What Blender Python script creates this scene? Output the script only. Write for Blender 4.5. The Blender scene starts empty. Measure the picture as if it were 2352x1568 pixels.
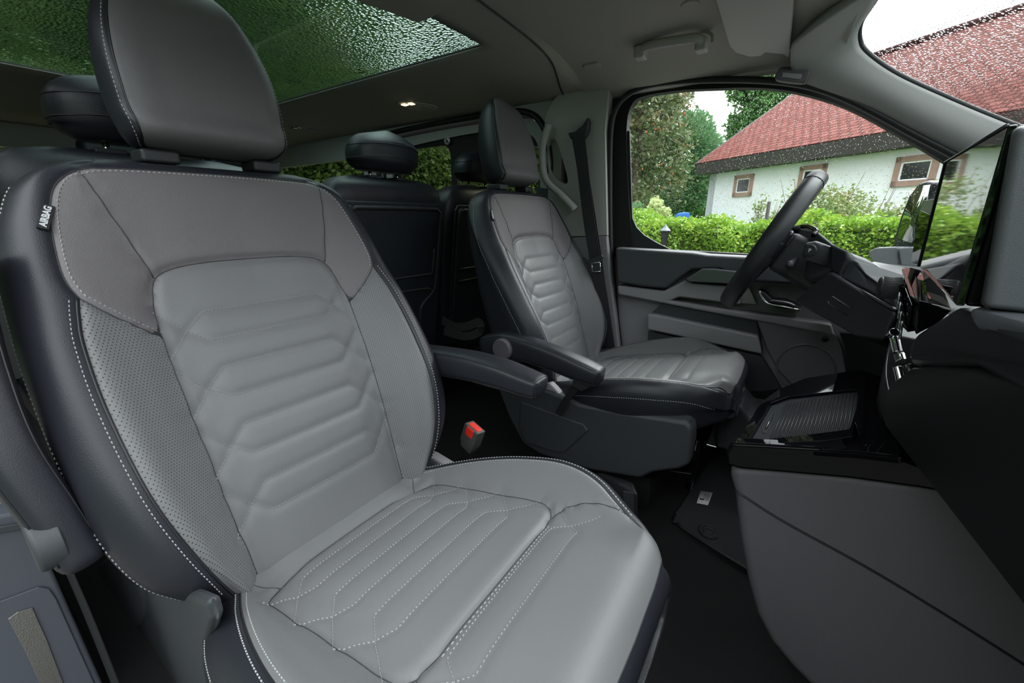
import bpy, bmesh, math, random
import numpy as np
from mathutils import Vector, Matrix
random.seed(7); rng = np.random.default_rng(7)
S = bpy.context.scene; COL = S.collection
R = math.radians

# ---------------------------------------------------------------- camera
CAM = np.array([0.0, -0.886, 0.92]); LENS = 14.48
PITCH, YAW = R(16.7), R(33.9)
cam = bpy.data.objects.new('camera', bpy.data.cameras.new('camera')); COL.objects.link(cam)
cam.data.lens = LENS; cam.data.sensor_width = 36; cam.data.clip_start = 0.01; cam.data.clip_end = 500
cam.location = CAM; cam.rotation_euler = (math.pi/2 - PITCH, 0, YAW)
S.camera = cam
_fw = np.array([-math.sin(YAW)*math.cos(PITCH), math.cos(YAW)*math.cos(PITCH), -math.sin(PITCH)])
_rt = np.array([math.cos(YAW), math.sin(YAW), 0]); _up = np.cross(_rt, _fw); FPX = 946.0
def P(x, y, X=None, Y=None, Z=None):
    """the point of the vehicle plane X, Y or Z = const that the photograph shows at pixel x, y"""
    r = _rt*(x-1176)/FPX - _up*(y-784)/FPX + _fw
    t = (X-CAM[0])/r[0] if X is not None else (Y-CAM[1])/r[1] if Y is not None else (Z-CAM[2])/r[2]
    return Vector(CAM + t*r)
def PL(pts, **k): return [P(a, b, **k) for a, b in pts]

# ---------------------------------------------------------------- world and light: overcast day, passenger door open behind the camera
W = bpy.data.worlds.new('sky'); S.world = W; W.use_nodes = True
nt = W.node_tree; bg = nt.nodes['Background']
tc = nt.nodes.new('ShaderNodeTexCoord'); sx = nt.nodes.new('ShaderNodeSeparateXYZ'); rp = nt.nodes.new('ShaderNodeValToRGB')
nt.links.new(tc.outputs['Generated'], sx.inputs[0]); nt.links.new(sx.outputs['Z'], rp.inputs[0]); nt.links.new(rp.outputs[0], bg.inputs[0])
rp.color_ramp.elements[0].position = 0.0; rp.color_ramp.elements[0].color = (.70, .76, .80, 1)
rp.color_ramp.elements[1].position = 0.9; rp.color_ramp.elements[1].color = (.95, .98, 1.0, 1)
bg.inputs[1].default_value = 1.28
sun = bpy.data.objects.new('daylight', bpy.data.lights.new('daylight', 'SUN')); COL.objects.link(sun)   # the brighter side of the cloud cover
sun.data.energy = 1.9; sun.data.angle = R(55); sun.data.color = (.95, 1.0, .98)
sun.rotation_euler = Vector((.22, .62, .75)).to_track_quat('Z', 'Y').to_euler()
S.view_settings.view_transform = 'Standard'; S.view_settings.look = 'None'
S.view_settings.exposure = 1.75; S.view_settings.gamma = 1.0; S.view_settings.use_curve_mapping = False
S.cycles.max_bounces = 10; S.cycles.transparent_max_bounces = 24; S.cycles.sample_clamp_indirect = 4.0
S.cycles.caustics_reflective = False; S.cycles.caustics_refractive = True

# ---------------------------------------------------------------- helpers
def nm(name): return bpy.data.materials.new(name)
def mat(name, col, rough=.5, metal=0., bump=0., bscale=200., spec=.5, coat=0., var=0., vscale=8., btype='noise', sheen=0.):
    m = nm(name); m.use_nodes = True; t = m.node_tree; b = t.nodes['Principled BSDF']
    b.inputs['Base Color'].default_value = (*col, 1); b.inputs['Roughness'].default_value = rough
    b.inputs['Metallic'].default_value = metal; b.inputs['Specular IOR Level'].default_value = spec
    b.inputs['Coat Weight'].default_value = coat; b.inputs['Coat Roughness'].default_value = .03
    if sheen: b.inputs['Sheen Weight'].default_value = sheen
    co = t.nodes.new('ShaderNodeTexCoord')
    if bump:
        n = t.nodes.new('ShaderNodeTexVoronoi' if btype == 'voronoi' else 'ShaderNodeTexNoise'); n.inputs['Scale'].default_value = bscale
        bp = t.nodes.new('ShaderNodeBump'); bp.inputs['Strength'].default_value = bump; bp.inputs['Distance'].default_value = .0006
        t.links.new(co.outputs['Object'], n.inputs['Vector']); t.links.new(n.outputs[0], bp.inputs['Height']); t.links.new(bp.outputs[0], b.inputs['Normal'])
    if var:
        n2 = t.nodes.new('ShaderNodeTexNoise'); n2.inputs['Scale'].default_value = vscale; n2.inputs['Detail'].default_value = 6
        mx = t.nodes.new('ShaderNodeMix'); mx.data_type = 'RGBA'
        mx.inputs[6].default_value = (*[c*(1-var) for c in col], 1); mx.inputs[7].default_value = (*[min(1, c*(1+var)) for c in col], 1)
        t.links.new(co.outputs['Object'], n2.inputs['Vector']); t.links.new(n2.outputs[0], mx.inputs[0]); t.links.new(mx.outputs[2], b.inputs['Base Color'])
    return m
def place(o, parent=None):
    COL.objects.link(o)
    if parent is not None: o.parent = parent
    return o
def empty(name, loc=(0,0,0), parent=None):
    o = bpy.data.objects.new(name, None); o.empty_display_size = .05; o.location = loc
    return place(o, parent)
def tag(o, label=None, cat=None, group=None, kind=None):
    if label: o['label'] = label
    if cat: o['category'] = cat
    if group: o['group'] = group
    if kind: o['kind'] = kind
    return o
def wloc(o):
    v = Vector((0,0,0))
    while o is not None: v = v + Vector(o.location); o = o.parent
    return v
def mk(name, V, F, m, parent=None, smooth=True, uv=None, recalc=False, kind=None):
    """link one mesh object; V are vehicle coordinates, moved under the parent"""
    me = bpy.data.meshes.new(name); off = wloc(parent) if parent is not None else Vector((0,0,0))
    V = [Vector(v)-off for v in V] if len(V) < 20000 else (np.asarray(V)-np.array(off))
    me.from_pydata([tuple(v) for v in V], [], [tuple(int(i) for i in f) for f in F]); 
    if uv is not None:
        l = me.uv_layers.new(name='UVMap'); idx = np.empty(len(me.loops), dtype=np.int32); me.loops.foreach_get('vertex_index', idx)
        l.data.foreach_set('uv', np.asarray(uv, dtype=np.float32)[idx].ravel())
    if recalc:
        bm = bmesh.new(); bm.from_mesh(me); bmesh.ops.recalc_face_normals(bm, faces=bm.faces); bm.to_mesh(me); bm.free()
    me.polygons.foreach_set('use_smooth', [smooth]*len(me.polygons)); me.materials.append(m); me.update()
    o = bpy.data.objects.new(name, me); place(o, parent)
    if kind: o['kind'] = kind
    return o
def bev(o, w, seg=3, angle=30):
    b = o.modifiers.new('bevel', 'BEVEL'); b.width = w; b.segments = seg; b.limit_method = 'ANGLE'; b.angle_limit = R(angle); b.harden_normals = True
    return o
def box(name, lo, hi, m, parent=None, r=.004, seg=3):
    (a,b,c),(d,e,f) = lo, hi
    V = [(a,b,c),(d,b,c),(d,e,c),(a,e,c),(a,b,f),(d,b,f),(d,e,f),(a,e,f)]
    F = [(0,3,2,1),(4,5,6,7),(0,1,5,4),(1,2,6,5),(2,3,7,6),(3,0,4,7)]
    return bev(mk(name, V, F, m, parent), r, seg)
def prism(name, pts, off, m, parent=None, r=.004, seg=3, smooth=True):
    """closed planar outline pushed by the vector off: a solid panel of real thickness"""
    n = len(pts); off = Vector(off); V = [Vector(p) for p in pts] + [Vector(p)+off for p in pts]
    F = [tuple(range(n)), tuple(range(2*n-1, n-1, -1))] + [(i, i+n, (i+1) % n + n, (i+1) % n) for i in range(n)]
    o = mk(name, V, F, m, parent, smooth, recalc=True)
    return bev(o, r, seg) if r else o
def cr(pts, n=8, closed=False):
    """Catmull-Rom through points"""
    Q = [Vector(p) for p in pts]; out = []; N = len(Q)
    rngs = range(N if closed else N-1)
    for i in rngs:
        if closed: a,b,c,d = Q[(i-1)%N],Q[i],Q[(i+1)%N],Q[(i+2)%N]
        else: b,c = Q[i],Q[i+1]; a = Q[i-1] if i else b*2-c; d = Q[i+2] if i+2 < N else c*2-b
        for k in range(n):
            t = k/n
            out.append(0.5*((2*b)+(c-a)*t+(2*a-5*b+4*c-d)*t*t+(3*b-a-3*c+d)*t**3))
    if not closed: out.append(Q[-1])
    return out
def tube_vf(path, rad, seg=8, cap=True, flat=1.0, upv=None):
    path = [Vector(p) for p in path]; V = []; F = []; n = len(path)
    rads = rad if isinstance(rad, (list, tuple)) else [rad]*n
    prev = None
    for i, p in enumerate(path):
        t = (path[min(i+1,n-1)]-path[max(i-1,0)]).normalized()
        if upv is not None: u = Vector(upv)
        elif prev is not None: u = prev
        else: u = Vector((0,0,1)) if abs(t.z) < .9 else Vector((1,0,0))
        u = (u-t*u.dot(t)).normalized(); prev = u; w = t.cross(u)
        for k in range(seg):
            a = 2*math.pi*k/seg; V.append(p+(u*math.cos(a)*flat+w*math.sin(a))*rads[i])
    for i in range(n-1):
        for k in range(seg):
            a = i*seg+k; b = i*seg+(k+1) % seg; F.append((a, b, b+seg, a+seg))
    if cap: F.append(tuple(range(seg-1,-1,-1))); F.append(tuple((n-1)*seg+k for k in range(seg)))
    return V, F
def tube(name, path, rad, m, parent=None, seg=8, flat=1.0, upv=None):
    V, F = tube_vf(path, rad, seg, True, flat, upv); return mk(name, V, F, m, parent)
class MB:
    def __init__(s): s.V = []; s.F = []
    def add(s, V, F):
        k = len(s.V); s.V += [Vector(v) for v in V]; s.F += [tuple(i+k for i in f) for f in F]; return s
    def tube(s, path, rad, seg=8, **k): return s.add(*tube_vf(path, rad, seg, **k))
    def box(s, lo, hi):
        (a,b,c),(d,e,f) = lo, hi
        return s.add([(a,b,c),(d,b,c),(d,e,c),(a,e,c),(a,b,f),(d,b,f),(d,e,f),(a,e,f)], [(0,3,2,1),(4,5,6,7),(0,1,5,4),(1,2,6,5),(2,3,7,6),(3,0,4,7)])
    def prism(s, pts, off):
        n = len(pts); off = Vector(off); V = [Vector(p) for p in pts] + [Vector(p)+off for p in pts]
        return s.add(V, [tuple(range(n)), tuple(range(2*n-1, n-1, -1))] + [(i, i+n, (i+1) % n + n, (i+1) % n) for i in range(n)])
    def build(s, name, m, parent=None, smooth=True, recalc=True, r=0, kind=None):
        o = mk(name, s.V, s.F, m, parent, smooth, recalc=recalc, kind=kind)
        if r: bev(o, r, 2)
        return o
def disc_vf(c, axis, r, h, seg=32, r2=None):
    c = Vector(c); axis = Vector(axis).normalized()
    return tube_vf([c, c+axis*h], [r, r2 if r2 is not None else r], seg)
def loft_grid(G, closed=True, cap=True):
    """G: list of rings of points -> V, F"""
    n = len(G[0]); V = [Vector(p) for g in G for p in g]; F = []
    for i in range(len(G)-1):
        for k in range(n if closed else n-1):
            a = i*n+k; b = i*n+(k+1) % n; F.append((a, b, b+n, a+n))
    if cap and closed: F.append(tuple(range(n-1,-1,-1))); F.append(tuple((len(G)-1)*n+k for k in range(n)))
    return V, F
def text_mesh(s, size, bold=0.0, extr=.0004):
    c = bpy.data.curves.new('t', 'FONT'); c.body = s; c.size = size; c.align_x = 'CENTER'; c.align_y = 'CENTER'; c.extrude = extr; c.offset = bold; c.resolution_u = 3
    o = bpy.data.objects.new('t', c); COL.objects.link(o); dg = bpy.context.evaluated_depsgraph_get(); dg.update()
    me = bpy.data.meshes.new_from_object(o.evaluated_get(dg)); V = [v.co.copy() for v in me.vertices]; F = [tuple(p.vertices) for p in me.polygons]
    bpy.data.objects.remove(o); return V, F
def text(name, s, size, o, ex, ey, m, parent=None, bold=0.0):
    """flat lettering at o with reading direction ex and upright direction ey"""
    V, F = text_mesh(s, size, bold); ex = Vector(ex).normalized(); ey = Vector(ey).normalized(); ez = ex.cross(ey); o = Vector(o)
    return mk(name, [o+ex*v.x+ey*v.y+ez*v.z for v in V], F, m, parent, smooth=False)

# ---------------------------------------------------------------- materials
def leather(name, col, rough=.42, perf=False, grain=.25):
    m = mat(name, col, rough, bump=grain, bscale=900, btype='voronoi', spec=.42)
    if perf:
        t = m.node_tree; b = t.nodes['Principled BSDF']
        uv = t.nodes.new('ShaderNodeUVMap'); uv.uv_map = 'UVMap'
        sep = t.nodes.new('ShaderNodeSeparateXYZ'); t.links.new(uv.outputs[0], sep.inputs[0])
        def M(op, a, b_=None, c_=None):
            n = t.nodes.new('ShaderNodeMath'); n.operation = op
            for i, v in enumerate((a, b_, c_)):
                if v is None: continue
                if isinstance(v, (int, float)): n.inputs[i].default_value = v
                else: t.links.new(v, n.inputs[i])
            return n.outputs[0]
        p = .0068; q = .0042
        row = M('DIVIDE', sep.outputs[1], q); rid = M('FLOOR', row); fy = M('SUBTRACT', row, M('ADD', rid, .5))
        par = M('MULTIPLY', M('MODULO', M('ABSOLUTE', rid), 2.0), .5)
        cx_ = M('ADD', M('DIVIDE', sep.outputs[0], p), par); fx = M('SUBTRACT', cx_, M('ADD', M('FLOOR', cx_), .5))
        dx = M('MULTIPLY', fx, p); dy = M('MULTIPLY', fy, q)
        d = M('SQRT', M('ADD', M('MULTIPLY', dx, dx), M('MULTIPLY', dy, dy)))
        hole = M('LESS_THAN', d, .00085)
        mx = t.nodes.new('ShaderNodeMix'); mx.data_type = 'RGBA'; mx.inputs[6].default_value = (*col, 1); mx.inputs[7].default_value = (.012, .013, .015, 1)
        t.links.new(hole, mx.inputs[0]); t.links.new(mx.outputs[2], b.inputs['Base Color'])
    return m
GREY = (.160, .163, .168); 
M = {}
M['grey_leather'] = leather('grey_leather', GREY, .40)
M['yoke_leather'] = leather('yoke_leather', (.150, .141, .146), .5, grain=.5)
M['perf_leather'] = leather('perforated_grey_leather', (.160, .163, .168), .42, perf=True)
M['dark_leather'] = leather('dark_leather', (.019, .021, .028), .38)
M['head_leather'] = leather('headrest_leather', (.125, .123, .128), .48, grain=.5)
M['thread'] = mat('light_thread', (.36, .37, .37), .6)
M['thread_dark'] = mat('grey_thread', (.13, .135, .14), .6)
M['thread_mid'] = mat('pale_grey_thread', (.27, .275, .28), .6)
M['seam'] = mat('dark_seam_thread', (.04, .042, .045), .7)  # thin dark grey line laid along the sewn seams
M['piping'] = mat('dark_piping', (.012, .013, .016), .4)
M['black_plastic'] = mat('black_plastic', (.021, .023, .027), .45, bump=.35, bscale=1400, btype='voronoi')
M['dark_plastic'] = mat('dark_grey_plastic', (.045, .050, .057), .5, bump=.35, bscale=1400, btype='voronoi')
M['mid_plastic'] = mat('mid_grey_plastic', (.27, .265, .28), .55, bump=.3, bscale=1200, btype='voronoi')
M['light_plastic'] = mat('light_grey_plastic', (.42, .42, .40), .6, bump=.2, bscale=1000, btype='voronoi')
M['headliner'] = mat('headliner_cloth', (.36, .345, .31), .9, bump=.3, bscale=1500)
M['gloss'] = mat('gloss_black', (.003, .003, .004), .025, spec=.13)
M['hood_grey'] = mat('blue_grey_soft_plastic', (.095, .10, .115), .5, bump=.3, bscale=1400, btype='voronoi')
M['screen_glass'] = mat('black_screen_glass', (.003, .003, .004), .03, spec=.6, coat=.5)
M['trim_cloth'] = mat('pillar_trim', (.40, .40, .375), .7, bump=.2, bscale=1000)
M['console_grey'] = mat('console_grey_plastic', (.098, .090, .104), .55, bump=.3, bscale=900, btype='voronoi')
M['chrome'] = mat('chrome', (.75, .76, .78), .12, metal=1.)
M['satin'] = mat('satin_metal', (.16, .17, .18), .3, metal=.9)
M['rubber'] = mat('black_rubber', (.008, .009, .010), .5)
M['carpet'] = mat('black_carpet', (.006, .006, .007), .95, bump=1., bscale=900, var=.5, vscale=300)
M['belt'] = mat('belt_webbing', (.014, .015, .017), .6, bump=.6, bscale=700)
M['red'] = mat('red_plastic', (.85, .035, .02), .4)
M['white'] = mat('white_paper', (.75, .75, .74), .6)
M['ink'] = mat('black_ink', (.01, .01, .01), .6)
M['lettering'] = mat('grey_lettering', (.55, .57, .6), .5)
M['lens_on'] = mat('lit_lamp_lens', (.8, .7, .55), .2)
M['lens_on'].node_tree.nodes['Principled BSDF'].inputs['Emission Color'].default_value = (1, .72, .45, 1); M['lens_on'].node_tree.nodes['Principled BSDF'].inputs['Emission Strength'].default_value = .6
M['pillar_blue'] = mat('sill_plastic', (.085, .092, .112), .45, bump=.25, bscale=1000)
M['void'] = mat('deep_black_paint', (.006, .006, .007), .7)  # plain near-black for door frames, pedestals and loose webbing
# ================================================================ leather seats
def herm(C, ns):
    """C: rows x K x 2 control points; chord-length Catmull-Rom, ns[k] samples per span -> rows x N x 2"""
    d = np.linalg.norm(np.diff(C, axis=1), axis=2)+1e-5; K = C.shape[1]
    T = np.zeros_like(C)
    for k in range(1, K-1):
        a = d[:, k-1][:, None]; b = d[:, k][:, None]
        T[:, k] = ((C[:, k]-C[:, k-1])/a*b + (C[:, k+1]-C[:, k])/b*a)/(a+b)
    T[:, 0] = (C[:, 1]-C[:, 0])/d[:, 0][:, None]; T[:, -1] = (C[:, -1]-C[:, -2])/d[:, -1][:, None]
    out = []
    for k in range(K-1):
        n = ns[k]; L = d[:, k][:, None]
        for i in range(n):
            t = i/n; h00 = 2*t**3-3*t*t+1; h10 = t**3-2*t*t+t; h01 = -2*t**3+3*t*t; h11 = t**3-t*t
            out.append(h00*C[:, k]+h10*L*T[:, k]+h01*C[:, k+1]+h11*L*T[:, k+1])
    out.append(C[:, -1]); return np.stack(out, axis=1)
def I(x, xs, ys): return np.interp(x, xs, ys)
def sI(x, xs, ys):
    """smooth interpolation through table (Hermite, monotone-ish)"""
    xs = np.array(xs, float); ys = np.array(ys, float); d = np.diff(ys)/np.diff(xs)
    m = np.zeros_like(ys); m[1:-1] = (d[:-1]+d[1:])/2; m[0] = d[0]; m[-1] = d[-1]
    x = np.clip(x, xs[0], xs[-1]); k = np.clip(np.searchsorted(xs, x)-1, 0, len(xs)-2); h = xs[k+1]-xs[k]; t = (x-xs[k])/h
    return (2*t**3-3*t*t+1)*ys[k]+(t**3-2*t*t+t)*h*m[k]+(-2*t**3+3*t*t)*ys[k+1]+(t**3-t*t)*h*m[k+1]
def dens(pl, n=6, closed=False):
    return np.array([(p.x, p.y) for p in cr([(a, b, 0) for a, b in pl], n, closed)])
def dist_pl(Q, pl):
    pl = np.asarray(pl, float); D = np.full(len(Q), 9.)
    for a, b in zip(pl[:-1], pl[1:]):
        ab = b-a; L = ab@ab
        if L < 1e-14: continue
        t = np.clip(((Q-a)@ab)/L, 0, 1); D = np.minimum(D, np.linalg.norm(Q-(a+t[:, None]*ab), axis=1))
    return D
def sd_poly(Q, poly):
    poly = np.asarray(poly, float); D = dist_pl(Q, np.vstack([poly, poly[:1]])); ins = np.zeros(len(Q), bool)
    x, y = Q[:, 0], Q[:, 1]; n = len(poly)
    for i in range(n):
        x1, y1 = poly[i]; x2, y2 = poly[(i+1) % n]
        c = ((y1 > y) != (y2 > y)); xi = (x2-x1)*(y-y1)/((y2-y1) if abs(y2-y1) > 1e-12 else 1e-12)+x1
        ins ^= c & (x < xi)
    return np.where(ins, D, -D)
def split_mesh(V, F, fields):
    """cut a triangle soup along f = 0 of each field in turn: returns per region (first field that is positive) V, F; the last entry is the rest"""
    regs = []; V = np.asarray(V); extra = [V]; count = len(V); vals = [np.array(f) for f in fields]; allv = list(V)
    vals = [list(v) for v in vals]; rest = [tuple(t) for t in F]; F0 = rest
    for fi in range(len(fields)):
        f = vals[fi]; inn = []; out = []; cache = {}
        def cut(a, b):
            k = (a, b) if a < b else (b, a)
            if k in cache: return cache[k]
            a, b = k; t = f[a]/(f[a]-f[b]); t = min(max(t, 0.), 1.); allv.append(allv[a]*(1-t)+allv[b]*t)
            for w in vals: w.append(w[a]*(1-t)+w[b]*t)
            f[-1] = 0.0; cache[k] = len(allv)-1; return cache[k]
        for face in rest:
            s = [f[i] > 0 for i in face]
            if all(s): inn.append(face); continue
            if not any(s): out.append(face); continue
            pi, po = [], []; n = len(face)
            for j in range(n):
                a, b = face[j], face[(j+1) % n]
                (pi if s[j] else po).append(a)
                if s[j] != s[(j+1) % n]:
                    c = cut(a, b); pi.append(c); po.append(c)
            if len(pi) > 2: inn.append(tuple(pi))
            if len(po) > 2: out.append(tuple(po))
        regs.append(inn); rest = out
    regs.append(rest); return np.array(allv), regs
def compact(V, F):
    ids = sorted({i for f in F for i in f}); mp = {j: k for k, j in enumerate(ids)}
    return V[ids], [tuple(mp[i] for i in f) for f in F], ids

class Surf:
    """a stuffed surface: grid of points with 2D coordinates (u, b) in which seams are drawn"""
    def __init__(s, G, U, Bc, seams, centre):
        s.G = G; s.U = U; s.B = Bc; nr, nc = U.shape; s.nr, s.nc = nr, nc
        Q = np.stack([U.ravel(), Bc.ravel()], 1); disp = np.zeros(len(Q))
        for pl, dep, wid in seams:
            pl = np.asarray(pl); bb = (Q[:, 0] > pl[:, 0].min()-4*wid) & (Q[:, 0] < pl[:, 0].max()+4*wid) & (Q[:, 1] > pl[:, 1].min()-4*wid) & (Q[:, 1] < pl[:, 1].max()+4*wid)
            if bb.any():
                dd = dist_pl(Q[bb], pl); disp[bb] = np.minimum(disp[bb], -dep*np.exp(-(dd/wid)**2)) if wid < .006 else disp[bb]-dep*np.exp(-(dd/wid)**1.6)
        dr = np.gradient(G, axis=0); dc = np.gradient(G, axis=1); N = np.cross(dr, dc); N /= (np.linalg.norm(N, axis=2, keepdims=True)+1e-12)
        if ((G-np.array(centre))*N).sum() < 0: N = -N
        s.N = N; s.G = G+N*disp.reshape(nr, nc)[:, :, None]; s.Q = Q
        s.flip = None
        s._tree = None
    def faces(s, tri=True):
        F = []; nc = s.nc
        for i in range(s.nr-1):
            for j in range(nc-1):
                a = i*nc+j; b = a+1; c = b+nc; d = a+nc
                F += [(a, b, c), (a, c, d)] if (i+j) % 2 else [(a, b, d), (b, c, d)]
        V = s.G.reshape(-1, 3); a, b, c = F[len(F)//2]; 
        k = a; n = np.cross(V[b]-V[a], V[c]-V[a])
        if n@s.N.reshape(-1, 3)[k] < 0: F = [f[::-1] for f in F]
        return F
    def at(s, pts):
        """3D point and normal of the surface for (u, b) points"""
        out = []; rowb = s.B[:, s.nc//2]
        def row(i, u): 
            U = s.U[i]; return (np.array([np.interp(u, U, s.G[i, :, k]) for k in range(3)]), np.array([np.interp(u, U, s.N[i, :, k]) for k in range(3)]))
        for u, b in pts:
            i = int(np.clip(np.searchsorted(rowb, b)-1, 0, s.nr-2)); t = float(np.clip((b-rowb[i])/max(1e-9, rowb[i+1]-rowb[i]), 0, 1))
            p0, n0 = row(i, u); p1, n1 = row(i+1, u); n = n0*(1-t)+n1*t; out.append((p0*(1-t)+p1*t, n/np.linalg.norm(n)))
        return out
    def pick(s, px):
        """surface vertex seen at a pixel of the photograph"""
        V = s.G.reshape(-1, 3)-CAM; z = V@_fw; x = 1176+FPX*(V@_rt)/z; y = 784-FPX*(V@_up)/z; d = np.hypot(x-px[0], y-px[1]); c = np.where(d < d.min()+3)[0]; i = c[np.argmin(z[c])]
        return s.G.reshape(-1, 3)[i], s.N.reshape(-1, 3)[i]
def resample(pl, step):
    pl = np.asarray(pl, float); d = np.r_[0, np.cumsum(np.linalg.norm(np.diff(pl, axis=0), axis=1))]
    n = max(2, int(round(d[-1]/step))+1); t = np.linspace(0, d[-1], n)
    return np.stack([np.interp(t, d, pl[:, k]) for k in range(pl.shape[1])], 1)
def stitches(mb, surf, pl, pitch=.0062, w=.00065, lift=.0006, fill=.62):
    pts = resample(pl, pitch); P3 = surf.at(pts)
    for (p, n), (q, m) in zip(P3[:-1], P3[1:]):
        t = q-p; L = np.linalg.norm(t)
        if L < 1e-5 or L > pitch*4: continue
        t = t/L; w_ = np.cross(n, t); c = (p+q)/2; h = L*fill/2; up = n*lift
        V = [c-t*h-w_*w-up*.5, c-t*h+w_*w-up*.5, c+t*h+w_*w-up*.5, c+t*h-w_*w-up*.5, c-t*h*.6-w_*w*.5+up*1.6, c-t*h*.6+w_*w*.5+up*1.6, c+t*h*.6+w_*w*.5+up*1.6, c+t*h*.6-w_*w*.5+up*1.6]
        mb.add(V, [(4,5,6,7),(0,1,5,4),(1,2,6,5),(2,3,7,6),(3,0,4,7)])
def seamcord(mb, surf, pl, rad=.0012, lift=0.0, step=.006, seg=6):
    P3 = surf.at(resample(pl, step)); mb.tube([p+n*lift for p, n in P3], rad, seg)
def mir(pl): return [(-a, b) for a, b in pl]

PSY = -0.51; DSY = 0.51
# ---- backrest: (u, b) with b along the back from the crease, u across
TH = R(20.2); TB = np.array([-math.sin(TH), 0, math.cos(TH)]); NB = np.array([math.cos(TH), 0, math.sin(TH)]); OB = np.array([-.657, PSY, .359])
def back_rows():
    b = np.concatenate([np.arange(-.075, .64, .0042), .706-.066*(1-np.sin(np.linspace(0, math.pi/2, 18)))])
    return b
B_TOP = .706
yp = lambda b: sI(b, [-.08, .0, .03, .10, .2, .32, .41, .486, .52, .586, .635, .665, .70], [.165, .195, .212, .236, .257, .263, .260, .248, .250, .242, .228, .212, .16])
ws = lambda b: sI(b, [-.08, -.02, .03, .07, .13, .22, .39, .48, .56, .62, .665, .69, .70, .706], [.20, .225, .262, .288, .308, .318, .316, .307, .294, .278, .255, .222, .195, .155])
hb = lambda b: sI(b, [-.08, 0, .05, .1, .2, .3, .4, .48, .55, .62, .70], [.01, .035, .06, .075, .08, .064, .042, .022, .010, .0, -.006])
def build_back():
    b = back_rows(); yp_, ws_, h = yp(b), ws(b), hb(b); n = len(b); z = np.zeros(n)
    e = np.clip((b-.63)/(B_TOP-.63), 0, 1); cap = 1-np.sqrt(np.clip(1-e**2.4, 0, 1))   # 0 .. 1 towards the top ridge
    # lumbar swell and slight scoop of the upper back
    lum = .010*np.exp(-((b-.15)/.13)**2)-.012*np.exp(-((b-.5)/.10)**2)
    low = np.clip((-b-.0)/.075, 0, 1)**2*.03
    rear = -.115+.02*np.clip((b-.2)/.5, 0, 1)
    mid = -.045
    def pt(y, d): 
        d = lum*np.clip(1-np.abs(y)/.25, 0, 1)+d-low
        d = d+(mid-d)*cap
        return np.stack([y, d], 1)
    o = np.ones(n)
    C = np.stack([pt(0*o, .004*o), pt(.09*o, .003*o), pt(.160*o, .001*o), pt(.165+(yp_-.165)*.5, h*.5+.002), pt(yp_-.006, h*.93), pt(yp_+(ws_-yp_)*.45, h*.97-.004),
        pt(ws_-.006, h-.030), pt(ws_, h-.062), pt(ws_-.004, (h*.4+rear*.55)), pt(ws_-.022, rear+.008), pt(ws_*.6, rear-.006), pt(0*o, rear-.01)], 1)
    ns = [18, 15, 3, 10, 12, 8, 9, 6, 9, 6, 6, 5]
    H = herm(C, ns)                                      # n x m x 2, right half
    kpip = sum(ns[:4])                                   # column of the piping
    seg = np.linalg.norm(np.diff(H, axis=1), axis=2); U = np.abs(H[:, :, 0]).copy()
    for j in range(kpip+1, H.shape[1]): U[:, j] = U[:, j-1]+seg[:, j-1]
    Hl = H[:, ::-1].copy(); Hl[:, :, 0] *= -1
    HH = np.concatenate([Hl[:, :-1], H], 1); UU = np.concatenate([-U[:, ::-1][:, :-1], U], 1)
    BB = np.repeat(b[:, None], UU.shape[1], 1)
    # yoke edge arches: the top ridge is a little higher in the middle
    G = OB+TB*BB[:, :, None]+np.array([0, 1, 0])*HH[:, :, :1]+NB*HH[:, :, 1:]
    return G, UU, BB
# seams of the backrest, right half (u >= 0)
YT = [(0,.683),(.10,.682),(.160,.680),(.190,.674),(.210,.660),(.227,.635),(.240,.59),(.249,.53),(.249,.50),(.243,.478)]
YL = [(.243,.478),(.222,.455),(.195,.43),(.167,.408)]
INS = [(0,.524),(.06,.523),(.105,.519),(.130,.513),(.146,.503),(.154,.488),(.160,.46),(.167,.41),(.168,.3),(.165,.2),(.160,.1),(.156,0),(.155,-.07)]
PFO = [(.243,.478),(.250,.45),(.257,.41),(.262,.32),(.257,.2),(.237,.10),(.208,.01),(.172,-.07)]
QB = [(.438,.388),(.339,.288),(.237,.185),(.133,.080)]
def quilt_back():
    L = []
    for bu, bl in QB:
        m = (bu+bl)/2
        L.append([(-.165, bu-.073+.06+.0), (-.132, m+.0), (-.104, bu)] if 0 else [(-.166, bl-.018), (-.133, m-.003), (-.104, bu), (.104, bu), (.133, m-.003), (.166, bl-.018)])
        L.append([(-.166, bu+.012), (-.133, m-.003), (-.106, bl), (.106, bl), (.133, m-.003), (.166, bu+.012)])
    return L
def dd(pl, n=5): return dens(pl, n)
yoke_seam = [(.190,.674), (.178,.62), (.163,.56), (.148,.504)]
seams_b = []
for sgn in (1, -1):
    f = (lambda p: p) if sgn > 0 else mir
    seams_b += [(dd(f(YL)), .0035, .0045), (dd(f(YT)), .0025, .004), (dd(f(yoke_seam)), .0028, .0042), (dd(f(PFO)), .003, .005)]
seams_b.append((np.vstack([dd(mir(INS))[::-1], dd(INS)[1:]]), .007, .007))
for q in quilt_back(): seams_b.append((np.array(q), .0026, .0080))

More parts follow.
